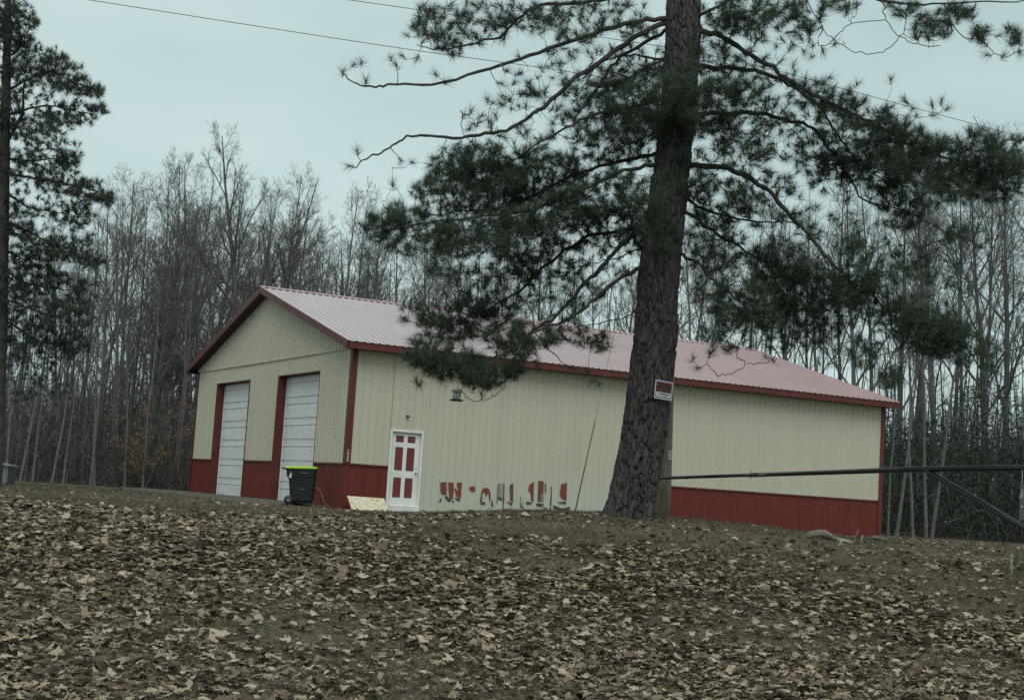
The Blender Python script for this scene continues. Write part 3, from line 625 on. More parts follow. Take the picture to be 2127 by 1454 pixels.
# ================================================================ PINES
def needles(rng, base, d, n, Lr, w, spread=1.25, back=.10):
    """n needles on each shoot end: base (T,3), d (T,3)"""
    T = len(base); d = nrm(d); t = rng.uniform(0, 1, (T, n))**.7
    ref = np.where(np.abs(d[:, 2:]) > .85, np.array([1., 0, 0]), np.array([0, 0, 1.])); a = nrm(np.cross(d, ref)); c = np.cross(d, a)
    az = rng.uniform(0, 6.283, (T, n)); an = (1.15-.75*t)*spread*rng.uniform(.55, 1.1, (T, n))
    nd = d[:, None]*np.cos(an)[..., None]+(a[:, None]*np.cos(az)[..., None]+c[:, None]*np.sin(az)[..., None])*np.sin(an)[..., None]
    L_ = rng.uniform(Lr[0], Lr[1], (T, n))*rng.uniform(.85, 1.1, (T, 1)); p0 = base[:, None]-d[:, None]*(back*(1-t))[..., None]
    p1 = p0+nd*L_[..., None]; p1[..., 2] -= .10*L_*rng.uniform(0, 1, (T, n))
    sd_ = nrm(np.cross(nd, rng.normal(0, 1, (T, n, 3))))*w*.5
    return np.stack([p0-sd_, p0+sd_, p1], 2).reshape(-1, 3)
def bez(rng, a, b, K, sag, wob):
    t = np.linspace(0, 1, K)[:, None]; ln = np.linalg.norm(b-a)
    mid = (a+b)/2+np.array([0, 0, sag*ln])+rng.normal(0, .12*ln, 3)
    p = (1-t)**2*a+2*t*(1-t)*mid+t*t*b
    p[1:-1] += rng.normal(0, wob*ln, (K-2, 3)); return p
def smooth_path(pts, n):
    pts = np.asarray(pts, float); k = np.arange(len(pts)); q = np.linspace(0, len(pts)-1, n); o = []
    for c in range(pts.shape[1]):
        y = pts[:, c]; mm = np.gradient(y); i = np.minimum(q.astype(int), len(pts)-2); f = q-i
        o.append((2*f**3-3*f**2+1)*y[i]+(f**3-2*f**2+f)*mm[i]+(-2*f**3+3*f**2)*y[i+1]+(f**3-f**2)*mm[i+1])
    return np.stack(o, 1)
def bark_trunk(path, rads, nseg, nang, plate, depth, seed, flare=0.0):
    """tapered trunk with furrowed plates cut into the mesh"""
    rng = np.random.RandomState(seed); c = smooth_path(path, nseg); r = np.interp(np.linspace(0, 1, nseg), np.linspace(0, 1, len(rads)), rads)
    h = np.concatenate([[0], np.cumsum(np.linalg.norm(np.diff(c, axis=0), axis=1))]); th = np.arange(nang)*2*math.pi/nang
    TH, HH = np.meshgrid(th, h); rm = r.mean(); nc = max(6, int(round(2*math.pi*rm/plate[0])))
    U = TH/(2*math.pi)*nc; Vv = HH/plate[1]
    U = U+1.0*(fnoise(np.cos(TH)*2+HH*4.5, np.sin(TH)*2+7, seed, 3)-.5)*2+.5*(fnoise(np.cos(TH)*5+HH*16, np.sin(TH)*5+HH*3, seed+21, 2)-.5); Vv = Vv+.6*(fnoise(np.cos(TH)*3+5, np.sin(TH)*3+HH*1.5, seed+3, 2)-.5)*2
    ui, vi = np.floor(U).astype(int), np.floor(Vv).astype(int); f1 = np.full(U.shape, 9.); f2 = np.full(U.shape, 9.)
    nv = int(vi.max()-vi.min())+6; v0 = vi.min()-2; JX, JY, JH = rng.uniform(0, 1, (3, nc, nv))
    hid = np.zeros(U.shape)
    for du in (-1, 0, 1):
        for dv in (-1, 0, 1):
            a = (ui+du) % nc; b = vi+dv-v0
            dist = np.sqrt((ui+du+JX[a, b]-U)**2+((vi+dv+JY[a, b]-Vv))**2); m1 = dist < f1
            f2 = np.where(m1, f1, np.minimum(f2, dist)); hid = np.where(m1, JH[a, b], hid); f1 = np.where(m1, dist, f1)
    e = np.clip((f2-f1-.035)/.15, 0, 1); e = e*e*(3-2*e)
    fine = fnoise(np.cos(TH)*9+HH*11, np.sin(TH)*9+HH*6, seed+9, 3)-.5
    disp = depth*(e*(.6+.5*hid)-.7)+depth*.6*fine+depth*.45*(fnoise(np.cos(TH)*26+HH*3, np.sin(TH)*26+HH*3, seed+15, 2)-.5)
    rr = r[:, None]+disp*(.5+.5*(r/rads[0])[:, None])
    if flare: rr = rr+flare*np.exp(-h/.28)[:, None]*(.55+.45*np.cos(TH*5+1.0)+.25*np.cos(TH*3))
    T = nrm(np.gradient(c, axis=0)); A = nrm(np.cross(T, np.array([0, 1., 0]))); B_ = np.cross(T, A)
    V = c[:, None]+rr[..., None]*(A[:, None]*np.cos(TH)[..., None]+B_[:, None]*np.sin(TH)[..., None])
    ii = np.arange(nseg*nang).reshape(nseg, nang); jj = np.roll(ii, -1, 1)
    return V.reshape(-1, 3), np.stack([ii[:-1], jj[:-1], jj[1:], ii[1:]], -1).reshape(-1, 4)

def pine(name, label, D0, trunkpx, trunkr, branches, blobs, singles, nper, Lr, w, seed, nm, detail, dj=.45, extra=(), bare=0.5, tw=1.0, ext=None, mult=2.75):
    rng = np.random.RandomState(seed)
    base = at(trunkpx[0][0], trunkpx[0][1], D0); o = empty(name, base, 0, label, 'tree')
    tp = [at(a, b, D0) for a, b in trunkpx]
    if ext is not None: tp += [tp[-1]+np.array(e) for e in ext]
    tp = np.array(tp)-base
    rads = np.array(trunkr)
    if detail: v, f = bark_trunk(tp, rads, 620, 200, (.062, .38), .060, seed, .075)
    else: v, f = bark_trunk(tp, rads, 200, 48, (.09, .25), .02, seed, .05)
    mesh_np('trunk', v, f, M_barkpine, o, smooth=True)
    nodes = []; owner = []; noder = []; bparts = [[] for _ in branches]
    for bi, (pts, r0, dend, *d0_) in enumerate(branches):
        pts = np.array(pts, float); k = len(pts); d0_ = d0_[0] if d0_ else 0.; dd = D0+d0_+np.linspace(0, 1, k)**1.1*(dend-d0_)
        p = np.array([at(a, b, d) for (a, b), d in zip(pts, dd)])-base
        n = max(8, 4*k); p = smooth_path(p, n); p[2:-1] += rng.normal(0, .012, (n-3, 3))
        rr = r0*.78*(1-np.linspace(0, 1, n)*.82)*(1+rng.normal(0, .07, n)); bparts[bi].append(tubes(p[None], np.maximum(rr, .006)[None], 9))
        j0 = max(2, n//6); nodes.append(p[j0:]); owner += [bi]*(n-j0); noder.append(rr[j0:])
    nodes = np.concatenate(nodes); owner = np.array(owner); noder = np.concatenate(noder)
    # where the needle shoots sit
    tg = []
    for cx, cy, rx, ry, n in blobs:
        n = int(n*mult); a = rng.uniform(0, 6.283, n); q = np.sqrt(rng.uniform(0, 1, n))*(1+rng.normal(0, .12, n)); tg.append(np.stack([cx+rx*q*np.cos(a), cy+ry*q*np.sin(a), np.ones(n)], 1))
    tg.append(np.array([(a, b, .3) for a, b in singles]).reshape(-1, 3)); tg = np.concatenate(tg)
    # distance of each shoot: that of the limb it grows from, plus its own offset
    npx, npy, nd = to_px(nodes+base); cen = np.stack([npx, npy], 1)
    i0 = np.argmin(((tg[:, None, :2]-cen[None])**2).sum(-1), 1)
    pd = np.sqrt(((tg[:, :2]-cen[i0])**2).sum(-1))*D0/FPX
    dep = nd[i0]+rng.normal(0, 1, len(tg))*np.clip(dj*(.35+pd), .05, .9)*tg[:, 2]
    T3 = at(tg[:, 0], tg[:, 1], dep)-base
    barr = (rng.uniform(0, 1, len(tg)) < bare) & (tg[:, 2] == 1) & (rng.uniform(0, 1, len(tg)) < .6)
    order = np.argsort(pd); NB = len(nodes); cap = NB+len(tg)*4+10
    NN = np.empty((cap, 3)); NN[:NB] = nodes; OW = np.empty(cap, int); OW[:NB] = owner; NR = np.empty(cap); NR[:NB] = noder; cnt = NB
    tb = np.empty((len(tg), 3)); td = np.empty((len(tg), 3)); town = np.empty(len(tg), int); tw_p = []; tw_r = []; tw_o = []
    for q in order:
        d2 = ((NN[:cnt]-T3[q])**2).sum(1); j = int(np.argmin(d2)); a = NN[j]; ln = math.sqrt(d2[j])
        p = bez(rng, a, T3[q], 5, -.10+rng.normal(0, .12), .05)
        if ln > .25: p[-1, 2] += .04; p[-2, 2] -= .02
        r_ = min(NR[j]*.7, .005+.010*ln)*tw; r_ = max(r_, .0045*tw); rr = r_*(1-.45*np.linspace(0, 1, 5))
        tw_p.append(p); tw_r.append(rr); tw_o.append(OW[j])
        NN[cnt:cnt+3] = p[2:]; OW[cnt:cnt+3] = OW[j]; NR[cnt:cnt+3] = rr[2:]; cnt += 3
        tb[q] = p[-1]; td[q] = nrm(nrm(p[-1]-p[-3])*.9+np.array([0, 0, .35])+rng.normal(0, .35, 3)); town[q] = OW[j]
    tw_p = np.array(tw_p); tw_r = np.array(tw_r); tw_o = np.array(tw_o)
    for bi in range(len(branches)):
        s_ = tw_o == bi
        if s_.any(): bparts[bi].append(tubes(tw_p[s_], tw_r[s_], 4))
        vv, ff = join(bparts[bi]); bo = mesh_np('branch', vv, ff, M_branchpine, o, smooth=True)
        s_ = (town == bi) & ~barr
        if s_.any():
            vv = needles(rng, tb[s_], td[s_], nper, Lr, w); tag(mesh_np('needles', vv, np.arange(len(vv)).reshape(-1, 3), nm, bo), kind='stuff')
    return o

PB = [  # limbs of the big pine: path in the photograph, radius at the trunk, how far the tip lies behind (+) or before (-) the trunk
 ([(1400,42),(1381,39),(1317,46),(1252,64),(1181,89),(1091,118),(1002,147),(902,175),(823,175),(784,182),(744,175),(712,154)], .055, -.9),
 ([(1405,-12),(1300,-6),(1216,5),(1116,14),(1073,43),(1038,75),(973,93),(909,104),(866,93)], .045, .8),
 ([(1400,46),(1360,54),(1306,86),(1252,125),(1199,161),(1145,207),(1109,236),(1059,268),(1002,279),(959,286),(895,283),(852,284),(819,300),(787,318),(755,333),(737,350)], .055, -1.4),
 ([(1400,62),(1377,68),(1309,107),(1267,143),(1238,186),(1206,229),(1188,265)], .045, 1.2),
 ([(1395,130),(1374,125),(1316,116),(1270,122),(1238,143),(1200,200)], .03, 1.6),
 ([(1390,205),(1340,215),(1288,229),(1238,236),(1181,265),(1102,308),(1050,345),(980,360)], .04, -.6),
 ([(1385,312),(1360,318),(1288,336),(1200,360),(1120,400),(1050,430),(960,440),(880,450)], .045, .7),
 ([(1380,340),(1350,343),(1281,361),(1180,410),(1090,440),(1000,450),(900,460),(830,475),(765,490)], .045, -1.6),
 ([(1375,468),(1338,473),(1230,489),(1180,517),(1129,555),(1085,600),(1040,628),(1000,650),(960,668)], .045, .9),
 ([(1370,445),(1340,465),(1306,495),(1268,533),(1237,571),(1205,602),(1173,637),(1148,663),(1110,685),(1078,716),(1047,735),(1002,751),(971,757)], .055, -.5),
 ([(1360,548),(1331,555),(1275,587),(1243,615),(1208,644),(1173,666),(1116,688),(1072,720),(1010,755),(930,770)], .05, -1.5),
 ([(1360,515),(1335,517),(1278,536),(1211,552),(1150,560)], .022, 1.0),
 ([(1350,640),(1319,647),(1275,666),(1211,675),(1180,690)], .018, .8),
 ([(1430,36),(1455,32),(1498,11),(1530,-4),(1580,-30)], .045, -.4),
 ([(1425,64),(1455,66),(1498,75),(1537,100),(1580,129),(1630,161),(1677,193),(1737,222),(1791,247),(1838,272),(1880,297),(1934,318),(1990,340),(2040,375),(2085,395)], .06, -.8),
 ([(1420,140),(1448,139),(1516,143),(1566,147),(1612,161),(1652,186),(1702,222),(1723,257),(1759,307),(1790,345),(1850,380)], .055, .9),
 ([(1410,236),(1452,236),(1523,236),(1580,236),(1630,250),(1684,265),(1720,304),(1755,354),(1770,380),(1800,420),(1880,440),(1960,480)], .05, 1.6),
 ([(1400,338),(1416,341),(1498,347),(1552,368),(1595,397),(1630,436),(1659,465),(1685,496),(1709,527),(1737,555),(1771,589),(1806,606),(1847,648),(1890,680),(1930,720),(1975,735)], .06, -1.0),
 ([(1400,410),(1427,414),(1469,438),(1544,458),(1606,462),(1654,465),(1700,500)], .035, 1.0),
 ([(1395,520),(1420,531),(1452,551),(1486,586),(1531,620),(1558,648),(1600,660)], .035, -.9),
 ([(1400,438),(1431,445),(1489,486),(1538,513),(1572,538),(1640,570),(1720,610)], .04, .5),
 ([(1558,648),(1545,690),(1530,735),(1551,754),(1520,775),(1500,780),(1482,775),(1468,752)], .012, -1.1, -.75),
 ([(1640,570),(1632,640),(1620,700),(1606,744),(1586,754),(1551,756)], .010, .0, .38),
 ([(1834,-2),(1834,12),(1838,39),(1859,68),(1898,93),(1952,95)], .014, -1.0, -.5),
 ([(1424,-70),(1500,-78),(1600,-60),(1720,-30),(1845,3),(1916,8),(2005,8),(2127,2),(2200,-6)], .04, -1.1),
 ([(1960,10),(1995,70),(2041,88),(2077,118),(2127,105)], .012, -1.2, -.75),
 ([(1660,-46),(1680,10),(1709,60),(1734,86),(1773,107),(1816,113),(1852,97),(1877,64),(1885,20)], .010, -.8, -.3),
 ([(1709,60),(1700,95),(1720,92),(1745,70),(1770,50),(1838,42)], .008, -.7, -.42),
 ([(1085,712),(1072,760),(1057,780),(1042,810),(1020,825),(990,832),(970,825),(958,808)], .010, -.8, -.36),
 ([(1110,690),(1157,742),(1180,760),(1224,776),(1243,795)], .012, -.6, -.33),
 ([(965,285),(958,262),(961,240),(955,230)], .006, -.85, -.75),
 ([(1420,170),(1470,190),(1530,200),(1570,160)], .02, -1.5),
 ([(1395,260),(1400,225),(1420,200),(1440,190)], .03, -1.9),
 ([(1390,500),(1385,480),(1375,470),(1350,480)], .03, -1.6),
 ([(1400,330),(1396,360),(1385,385),(1372,405)], .022, -1.7), ([(1416,110),(1420,140),(1412,172)], .022, -1.8), ([(1385,560),(1380,530),(1372,515)], .016, -1.2),
]
BL = [(960,48,105,50,60),(1060,25,70,30,24),(1110,45,40,30,12),(1155,45,35,30,8),(1200,20,50,25,14),(1190,85,40,25,8),(1240,60,40,30,8),(925,90,50,25,14),(880,40,30,30,10),
 (1240,175,70,40,22),(1300,215,70,50,60),(1240,250,70,40,40),(1330,260,50,40,35),(1400,225,70,55,75),
 (1000,345,95,45,85),(1000,390,110,55,100),(1120,380,100,65,85),(1130,440,120,45,60),(1210,350,70,50,40),(1280,300,60,40,25),(1280,400,70,50,40),(930,400,60,50,30),
 (790,470,42,28,24),(850,450,50,30,26),(890,500,80,40,45),(985,480,90,45,60),(1080,490,90,50,55),(1180,470,80,50,40),(1270,470,60,50,28),(1350,485,55,45,40),
 (1000,560,110,50,38),(1120,560,90,50,30),(1200,600,50,40,10),(870,650,40,30,16),(905,690,50,35,30),(970,670,60,45,45),(1010,630,60,35,26),(1050,690,50,35,26),
 (940,755,80,32,70),(1000,780,50,24,32),(880,735,40,22,18),(1080,735,38,45,34),(1120,700,40,30,18),(1190,695,50,24,12),(1240,712,28,22,9),(1060,775,25,12,6),
 (1535,25,80,35,40),(1650,30,60,30,20),(1500,45,40,30,14),(1745,8,45,18,12),(1500,205,55,45,45),(1560,190,50,35,14),(1460,250,50,40,34),(1600,240,50,30,10),
 (1680,190,50,30,18),(1740,220,60,35,28),(1800,255,70,40,40),(1870,310,85,50,85),(1830,350,90,50,75),(1950,320,60,45,45),(2040,305,45,35,30),(2070,370,55,50,52),(1995,375,70,45,65),(2105,330,35,50,30),(1750,340,60,50,40),(1700,300,50,40,20),(1900,400,80,35,45),
 (1578,310,28,36,18),(1520,300,40,40,14),(1490,420,60,55,40),(1480,500,60,55,40),(1560,430,40,40,14),(1440,340,40,60,14),
 (1600,555,90,50,70),(1680,600,100,55,90),(1560,635,85,45,75),(1640,660,70,35,36),(1510,690,45,35,20),(1780,590,70,45,36),(1740,640,60,40,30),(1930,690,75,50,66),(1990,715,50,45,40),(1870,660,50,40,30),(1880,440,55,35,24),(1772,510,28,18,10),(1862,545,20,20,7),(1910,565,25,25,8),(1985,485,25,25,10),(2060,740,28,35,11),(1800,735,36,36,18),(1850,785,22,22,12),(1700,700,50,30,14),(1620,710,30,25,8),
 (1150,250,170,90,60),(1180,150,120,60,26),(1000,420,200,110,70),(1150,470,180,120,70),(1050,640,150,90,50),(1250,520,90,110,30),(1600,300,130,110,50),(1750,290,150,90,55),(1900,350,150,80,55),(1620,480,170,110,70),(1700,620,180,80,65),(1880,600,120,90,40),(1900,500,150,80,30),(1550,120,90,70,22),(1500,300,70,140,40),(1330,350,70,110,36),(1330,120,60,70,22),
 (1600,50,90,45,20),(1480,95,45,35,12),(1690,85,60,35,7),(1560,150,70,40,12),(1280,30,60,35,14),(1330,70,40,40,8),(1410,165,65,36,26),(1402,265,65,36,26),(1385,395,50,34,16),(1370,500,50,30,14),(1330,440,60,40,20),(1450,160,40,40,12),(1330,170,50,40,16),
 (1930,60,45,28,22),(1990,30,45,22,18),(2040,72,24,18,8),(2110,75,18,22,8),(1880,20,40,15,10),(1490,600,40,50,18),(1440,560,30,60,10),(1440,450,40,40,14)]
SG = [(735,135),(712,150),(752,130),(760,168),(822,140),(836,122),(812,120),(905,155),(930,170),(865,130),(1028,62),(1040,215),(1060,205),(1085,195),(1015,252),(1000,240),(975,268),(1030,240),
 (725,345),(742,314),(833,335),(1110,195),(1130,215),(1590,85),(1615,60),(1650,150),(1710,172),(1725,160),(1765,186),(1780,175),(1850,170),(1882,213),(1895,225),(1935,225),(1955,210),(1970,225),(1940,240),(1905,240),(1640,372),(1602,365),(1684,358),(1720,372),
 (1440,742),(1450,765),(1475,735),(1512,728),(1530,722),(1590,740),(1606,748),(1700,758),(2050,115),(2085,115),(2090,60),(2075,75),(2118,110),(865,790),(872,800),(1062,782),(1230,792),(1245,797),(1220,770),(1000,818),(985,806),(1010,805),(1185,765),(2035,275),(2045,290),(1995,300),(2000,310),(1245,720),(1228,725),(1240,700)]
pine('big_pine', 'tall pine with thick furrowed trunk and long needles standing before the building', 22.0,
     [(1304,1078),(1315,1030),(1329,950),(1344,850),(1361,700),(1370,560),(1401,300),(1417,100),(1421,0)],
     [.345, .335, .33, .325, .32, .29, .265, .255, .25, .2, .12, .04], PB, BL, SG, 60, (.135, .21), .0047, 4, M_needle, True,
     ext=[(.05, 0, 1.2), (.12, 0, 3.0), (.16, 0, 5.0)])
# the pine at the wood edge, left
LBX = [
 ([(14,120),(40,100),(60,60),(62,20)], .04, .4), ([(14,190),(60,165),(110,150),(160,175),(210,190)], .05, -.6), ([(14,240),(50,230),(100,220),(150,230),(200,240)], .05, .5),
 ([(12,300),(45,240),(50,180),(60,150)], .07, .3), ([(12,330),(60,335),(110,330),(150,325)], .045, .6), ([(10,360),(70,370),(130,380),(190,395),(225,415)], .05, -.8), ([(10,400),(60,430),(110,440),(160,450)], .045, .4),
 ([(8,460),(60,480),(110,510),(160,520),(205,540)], .05, -.4), ([(8,520),(50,540),(100,560)], .04, .9), ([(6,560),(60,590),(120,600),(180,610)], .05, .3), ([(6,620),(60,640),(130,660),(180,650)], .045, -.6),
 ([(4,660),(50,690),(90,710),(150,720)], .045, .5), ([(14,80),(-30,60),(-80,70)], .04, .2), ([(12,250),(-40,230),(-110,240)], .05, -.3), ([(10,420),(-50,420),(-120,440)], .05, .3), ([(6,600),(-50,610),(-130,630)], .05, 0.),
 ([(16,40),(20,0),(10,-40)], .04, .2), ([(12,200),(60,300),(120,310)], .03, -1.2)]
LBB = [(40,55,38,50,60),(15,20,30,40,30),(70,130,55,38,60),(120,150,45,36,48),(165,180,40,22,30),(195,190,22,14,12),(205,228,20,12,10),(155,238,48,26,36),(100,255,40,28,26),(140,330,30,24,18),(120,370,48,36,46),(185,395,34,24,30),(220,415,20,14,14),(160,445,30,28,22),
 (140,515,48,28,38),(190,540,30,18,18),(70,520,50,34,32),(60,570,60,40,46),(110,600,75,44,70),(135,655,65,44,62),(60,690,60,40,50),(150,715,40,26,26),(30,620,40,50,36),(30,460,40,40,18),(40,350,40,30,14),(-40,60,60,50,50),(-60,240,70,50,60),(-70,430,80,60,60),(-70,620,80,60,70),(20,180,30,40,20),(90,730,60,30,30),(20,740,40,30,24),(-60,150,60,50,40),(-90,330,70,50,40),(-60,530,80,50,40),(20,100,36,80,36),(20,300,46,100,44),(30,500,46,100,48),(60,300,80,60,36),(120,480,80,60,36),(90,420,80,50,30),(60,220,60,60,36),(110,310,60,40,24),(80,800,60,40,20)]
pine('wood_edge_pine', 'tall pine with clustered dark boughs at the wood edge near the grey shed', 38.0,
     [(-12,1018),(-6,900),(0,750),(4,600),(8,400),(12,200),(16,60),(18,-40)], [.19, .18, .165, .155, .14, .12, .09, .07, .05, .02], LBX, LBB, [(232,412),(222,235),(215,185),(140,330),(195,545)], 50, (.13, .22), .0080, 9, M_needle2, False, dj=.7, tw=1.3, mult=3.3,
     ext=[(.0, 0, 1.0), (.0, 0, 2.2)])

# ================================================================ POLE, WIRES, GATE, SIGNS
pb = at(1373, 1084, 24.3); ptop = at(1407, 55, 24.3); pv = ptop-pb
def pole_at(py): return pb+pv*((1084-py)/(1084-55))
pole = empty('utility_pole', pb, 0, 'weathered wooden utility pole standing right behind the big pine', 'pole')
MB().tube([pv*t-np.array([0, 0, .12])*(t == 0) for t in np.linspace(0, 1, 12)], list(np.linspace(.155, .115, 12)), 18).build('shaft', M_polewood, pole, True)
_d = rays(1373, 900); 
a0 = pole_at(112)-pb; tipd = at(1303, 166, 25.9)-pb
MB().tube([a0, a0*.5+tipd*.5+np.array([0, 0, .05]), tipd], [.05, .045, .04], 10).build('lamp_arm', M_steel, pole, True)
MB().tube([tipd+np.array([.05, -.05, 0]), tipd+np.array([-.10, .12, .0]), tipd+np.array([-.35, .40, -.02]), tipd+np.array([-.5, .56, -.04])], [.05, .10, .12, .05], 12).build('lamp_head', M_steel, pole, True)
for py in (100, 187):
    q = pole_at(py)-pb; MB().tube([q+np.array([.09, -.02, 0]), q+np.array([.19, -.02, .02]), q+np.array([.195, -.02, .02]), q+np.array([.27, -.02, .02])], [.02, .02, .05, .04], 10).build('insulator', M_markpale, pole)
for k in range(3):
    q = pole_at(1004-k*0)-pb
nt0 = pole_at(945)-pb
fw = nrm(np.array([CAM[0], CAM[1], 0])-np.array([pb[0], pb[1], 0])); rt = np.array([-fw[1], fw[0], 0])
nn = nrm(fw*.62+rt*.78); tt = np.array([-nn[1], nn[0], 0])
notice = empty('paper_notice', pb+nt0+nn*.15, 0, 'small white paper notice stapled to the wooden utility pole', 'notice')
b = MB(); b.add([tt*-.055+[0, 0, -.075], tt*.055+[0, 0, -.075], tt*.055+[0, 0, .075], tt*-.055+[0, 0, .075], nn*.004+tt*-.055+[0, 0, -.075], nn*.004+tt*.055+[0, 0, -.075], nn*.004+tt*.055+[0, 0, .075], nn*.004+tt*-.055+[0, 0, .075]],
      [(0, 3, 2, 1), (4, 5, 6, 7), (0, 1, 5, 4), (1, 2, 6, 5), (2, 3, 7, 6), (3, 0, 4, 7)]); b.build('sheet', M_signwhite, notice)
for z0, w_ in ((.04, .035), (.0, .02), (-.03, .03)):
    b = MB(); q = nn*.0055; b.add([q-tt*w_+[0, 0, z0-.008], q+tt*w_+[0, 0, z0-.008], q+tt*w_+[0, 0, z0+.008], q-tt*w_+[0, 0, z0+.008]], [(0, 1, 2, 3)]); b.build('print_line', M_signgrey, notice)

def wire(pts, r, label, n=40, name='overhead_wire'):
    p = smooth_path(np.array(pts), n); o = MB().tube(p-p[0], r, 5).build(name, M_wire, None, True, loc=p[0]); return tag(o, label, 'wire')
w1 = pole_at(100); w2 = pole_at(187)
_p, _q = at(720, 0, 23.4), at(860, 20, 23.6)
wire([_p+(_p-_q)*22, _p+(_p-_q)*8, at(720, 0, 23.4), at(860, 20, 23.6), w1+np.array([.2, 0, 0])], .006, 'upper overhead wire running from the pole toward the road')
wire([w1+np.array([.27, 0, 0]), at(1600, 144, 25.4), at(1788, 195, 26.6), at(2127, 286, 28.6), at(2127, 286, 28.6)*7-at(1788, 195, 26.6)*6], .006, 'overhead wire running from the pole past the far side of the pine')
_p, _q = at(180, 0, 22.0), at(500, 50, 22.8)
wire([_p+(_p-_q)*8, _p+(_p-_q)*3, at(180, 0, 22.0), at(500, 50, 22.8), at(860, 105, 23.5), at(1163, 147, 24.0), w2+np.array([.2, 0, 0])], .006, 'lower overhead wire meeting the pole behind the pine trunk')
_p, _q = at(-60, 648, 40), at(120, 644, 43)
wire([_p+(_p-_q)*9, _p+(_p-_q)*3, at(-60, 648, 40), at(120, 644, 43), at(300, 634, 46.5), at(420, 624, 49), np.array([-.36, 7.55, 6.60])], .007, 'thin service wire reaching the gable peak of the building')
g0 = at(1193, 1064, 26.5); g1 = pole_at(105)
g0[2] = gz(g0[0], g0[1])-.03
guy = empty('guy_wire', g0, 0, 'guy wire with yellow plastic guard anchored between the door and the pine', 'guy wire')
gl = g1-g0
MB().tube([gl*0, gl*.99], .0035, 6).build('strand', M_steel, guy); MB().tube([gl*.11, gl*.12, gl*.215, gl*.225], [.010, .014, .014, .011], 10).build('guard', M_yellow, guy, True)
MB().tube([gl*.0, gl*.11], .011, 8).build('anchor_rod', M_markbrown, guy)
MB().tube([np.array([0, 0, .0]), np.array([0, 0, .03]), gl*.012], [.06, .05, .02], 8).build('anchor_eye', M_markpale, guy)

# pipe gate swinging from a post beyond the right edge of the photograph
ge = [at(1372, 993, 23.95), at(1560, 986.5, 22.0), at(1925, 974, 18.4), at(2127, 972, 16.9), at(2330, 970, 15.6)]
gp = ge[-1].copy(); gpz = gz(gp[0], gp[1]); gb = np.array([gp[0], gp[1], gpz])
gate = empty('pipe_gate', gb, 0, 'dark green single-bar pipe gate with diagonal brace reaching to the pine', 'gate')
G = [p-gb for p in ge]
MB().tube([G[0], G[0]*.97+G[1]*.03, G[1]], [.026, .026, .026], 14).build('inner_bar', M_gate, gate, True)
jd = nrm(G[2]-G[1])
MB().tube(smooth_path(np.array([G[1], G[1]*.5+G[2]*.5, G[2], G[3], G[4]]), 16), list(np.linspace(.032, .040, 16)), 14).build('main_bar', M_gate, gate, True)
MB().tube([G[1]+jd*.07, G[1]+jd*.23], .0345, 14).build('red_band', M_rust, gate); MB().tube([G[1]+jd*.235, G[1]+jd*.42], .0345, 14).build('worn_band', M_greyband, gate)
MB().tube([G[1]-jd*.10, G[1]-jd*.005], .033, 14).build('sleeve', M_greyband, gate)
MB().tube([G[1]+np.array([0, 0, -.05]), G[1]+np.array([0, 0, .055]), G[1]+np.array([0, 0, .056]), G[1]+np.array([0, 0, .07])], [.008, .008, .016, .014], 8).build('locking_pin', M_steel, gate)
brb = np.array([0, 0, .22]); brt = G[2]+np.array([0, 0, -.02])
MB().tube([brt, brb], .036, 14).build('brace', M_gate, gate, True)
MB().tube([np.array([0, 0, -.1]), G[4]+np.array([0, 0, .25])], .07, 16).build('post', M_gate, gate, True)
MB().lathe([(.072, G[4][2]+.25), (.075, G[4][2]+.27), (.02, G[4][2]+.29)], 16, (G[4][0], G[4][1])).build('post_cap', M_gate, gate)
# board hanging from the gate, only its edge is in the photograph
sg0 = at(2119, 1006, 16.85); sgx = nrm(ge[4]-ge[3]); sgx[2] = 0; sgx = nrm(sgx); wdt, hgt_ = .40, .41
gs = empty('gate_sign', sg0, 0, 'grey board with worn white lettering hanging below the pipe gate', 'sign')
nrmS = np.cross(sgx, [0, 0, 1.]); nrmS = nrmS if nrmS@(CAM-sg0) > 0 else -nrmS
b = MB(); V8 = []
for e in (0, -.012):
    for u, v in ((0, -hgt_), (wdt, -hgt_), (wdt, 0), (0, 0)): V8.append(sgx*u+np.array([0, 0, v])+nrmS*e)
b.add(V8, [(0, 1, 2, 3), (7, 6, 5, 4), (0, 4, 5, 1), (1, 5, 6, 2), (2, 6, 7, 3), (3, 7, 4, 0)]); b.build('board', M_signgrey, gs)
for u in (.03, wdt-.03):
    a_ = sgx*u; MB().tube([a_+[0, 0, -.01], a_+[0, 0, .17]], .005, 6).build('hanger', M_steel, gs)
for u, v, w_, h_ in ((.03, -.055, .018, .045), (.003, -.105, .014, .06), (.03, -.10, .02, .05), (.025, -.245, .03, .02)):
    b = MB(); q = nrmS*.002; b.add([q+sgx*u+[0, 0, v-h_], q+sgx*(u+w_)+[0, 0, v-h_], q+sgx*(u+w_)+[0, 0, v], q+sgx*u+[0, 0, v]], [(0, 1, 2, 3)]); b.build('letter_stroke', M_signwhite, gs)

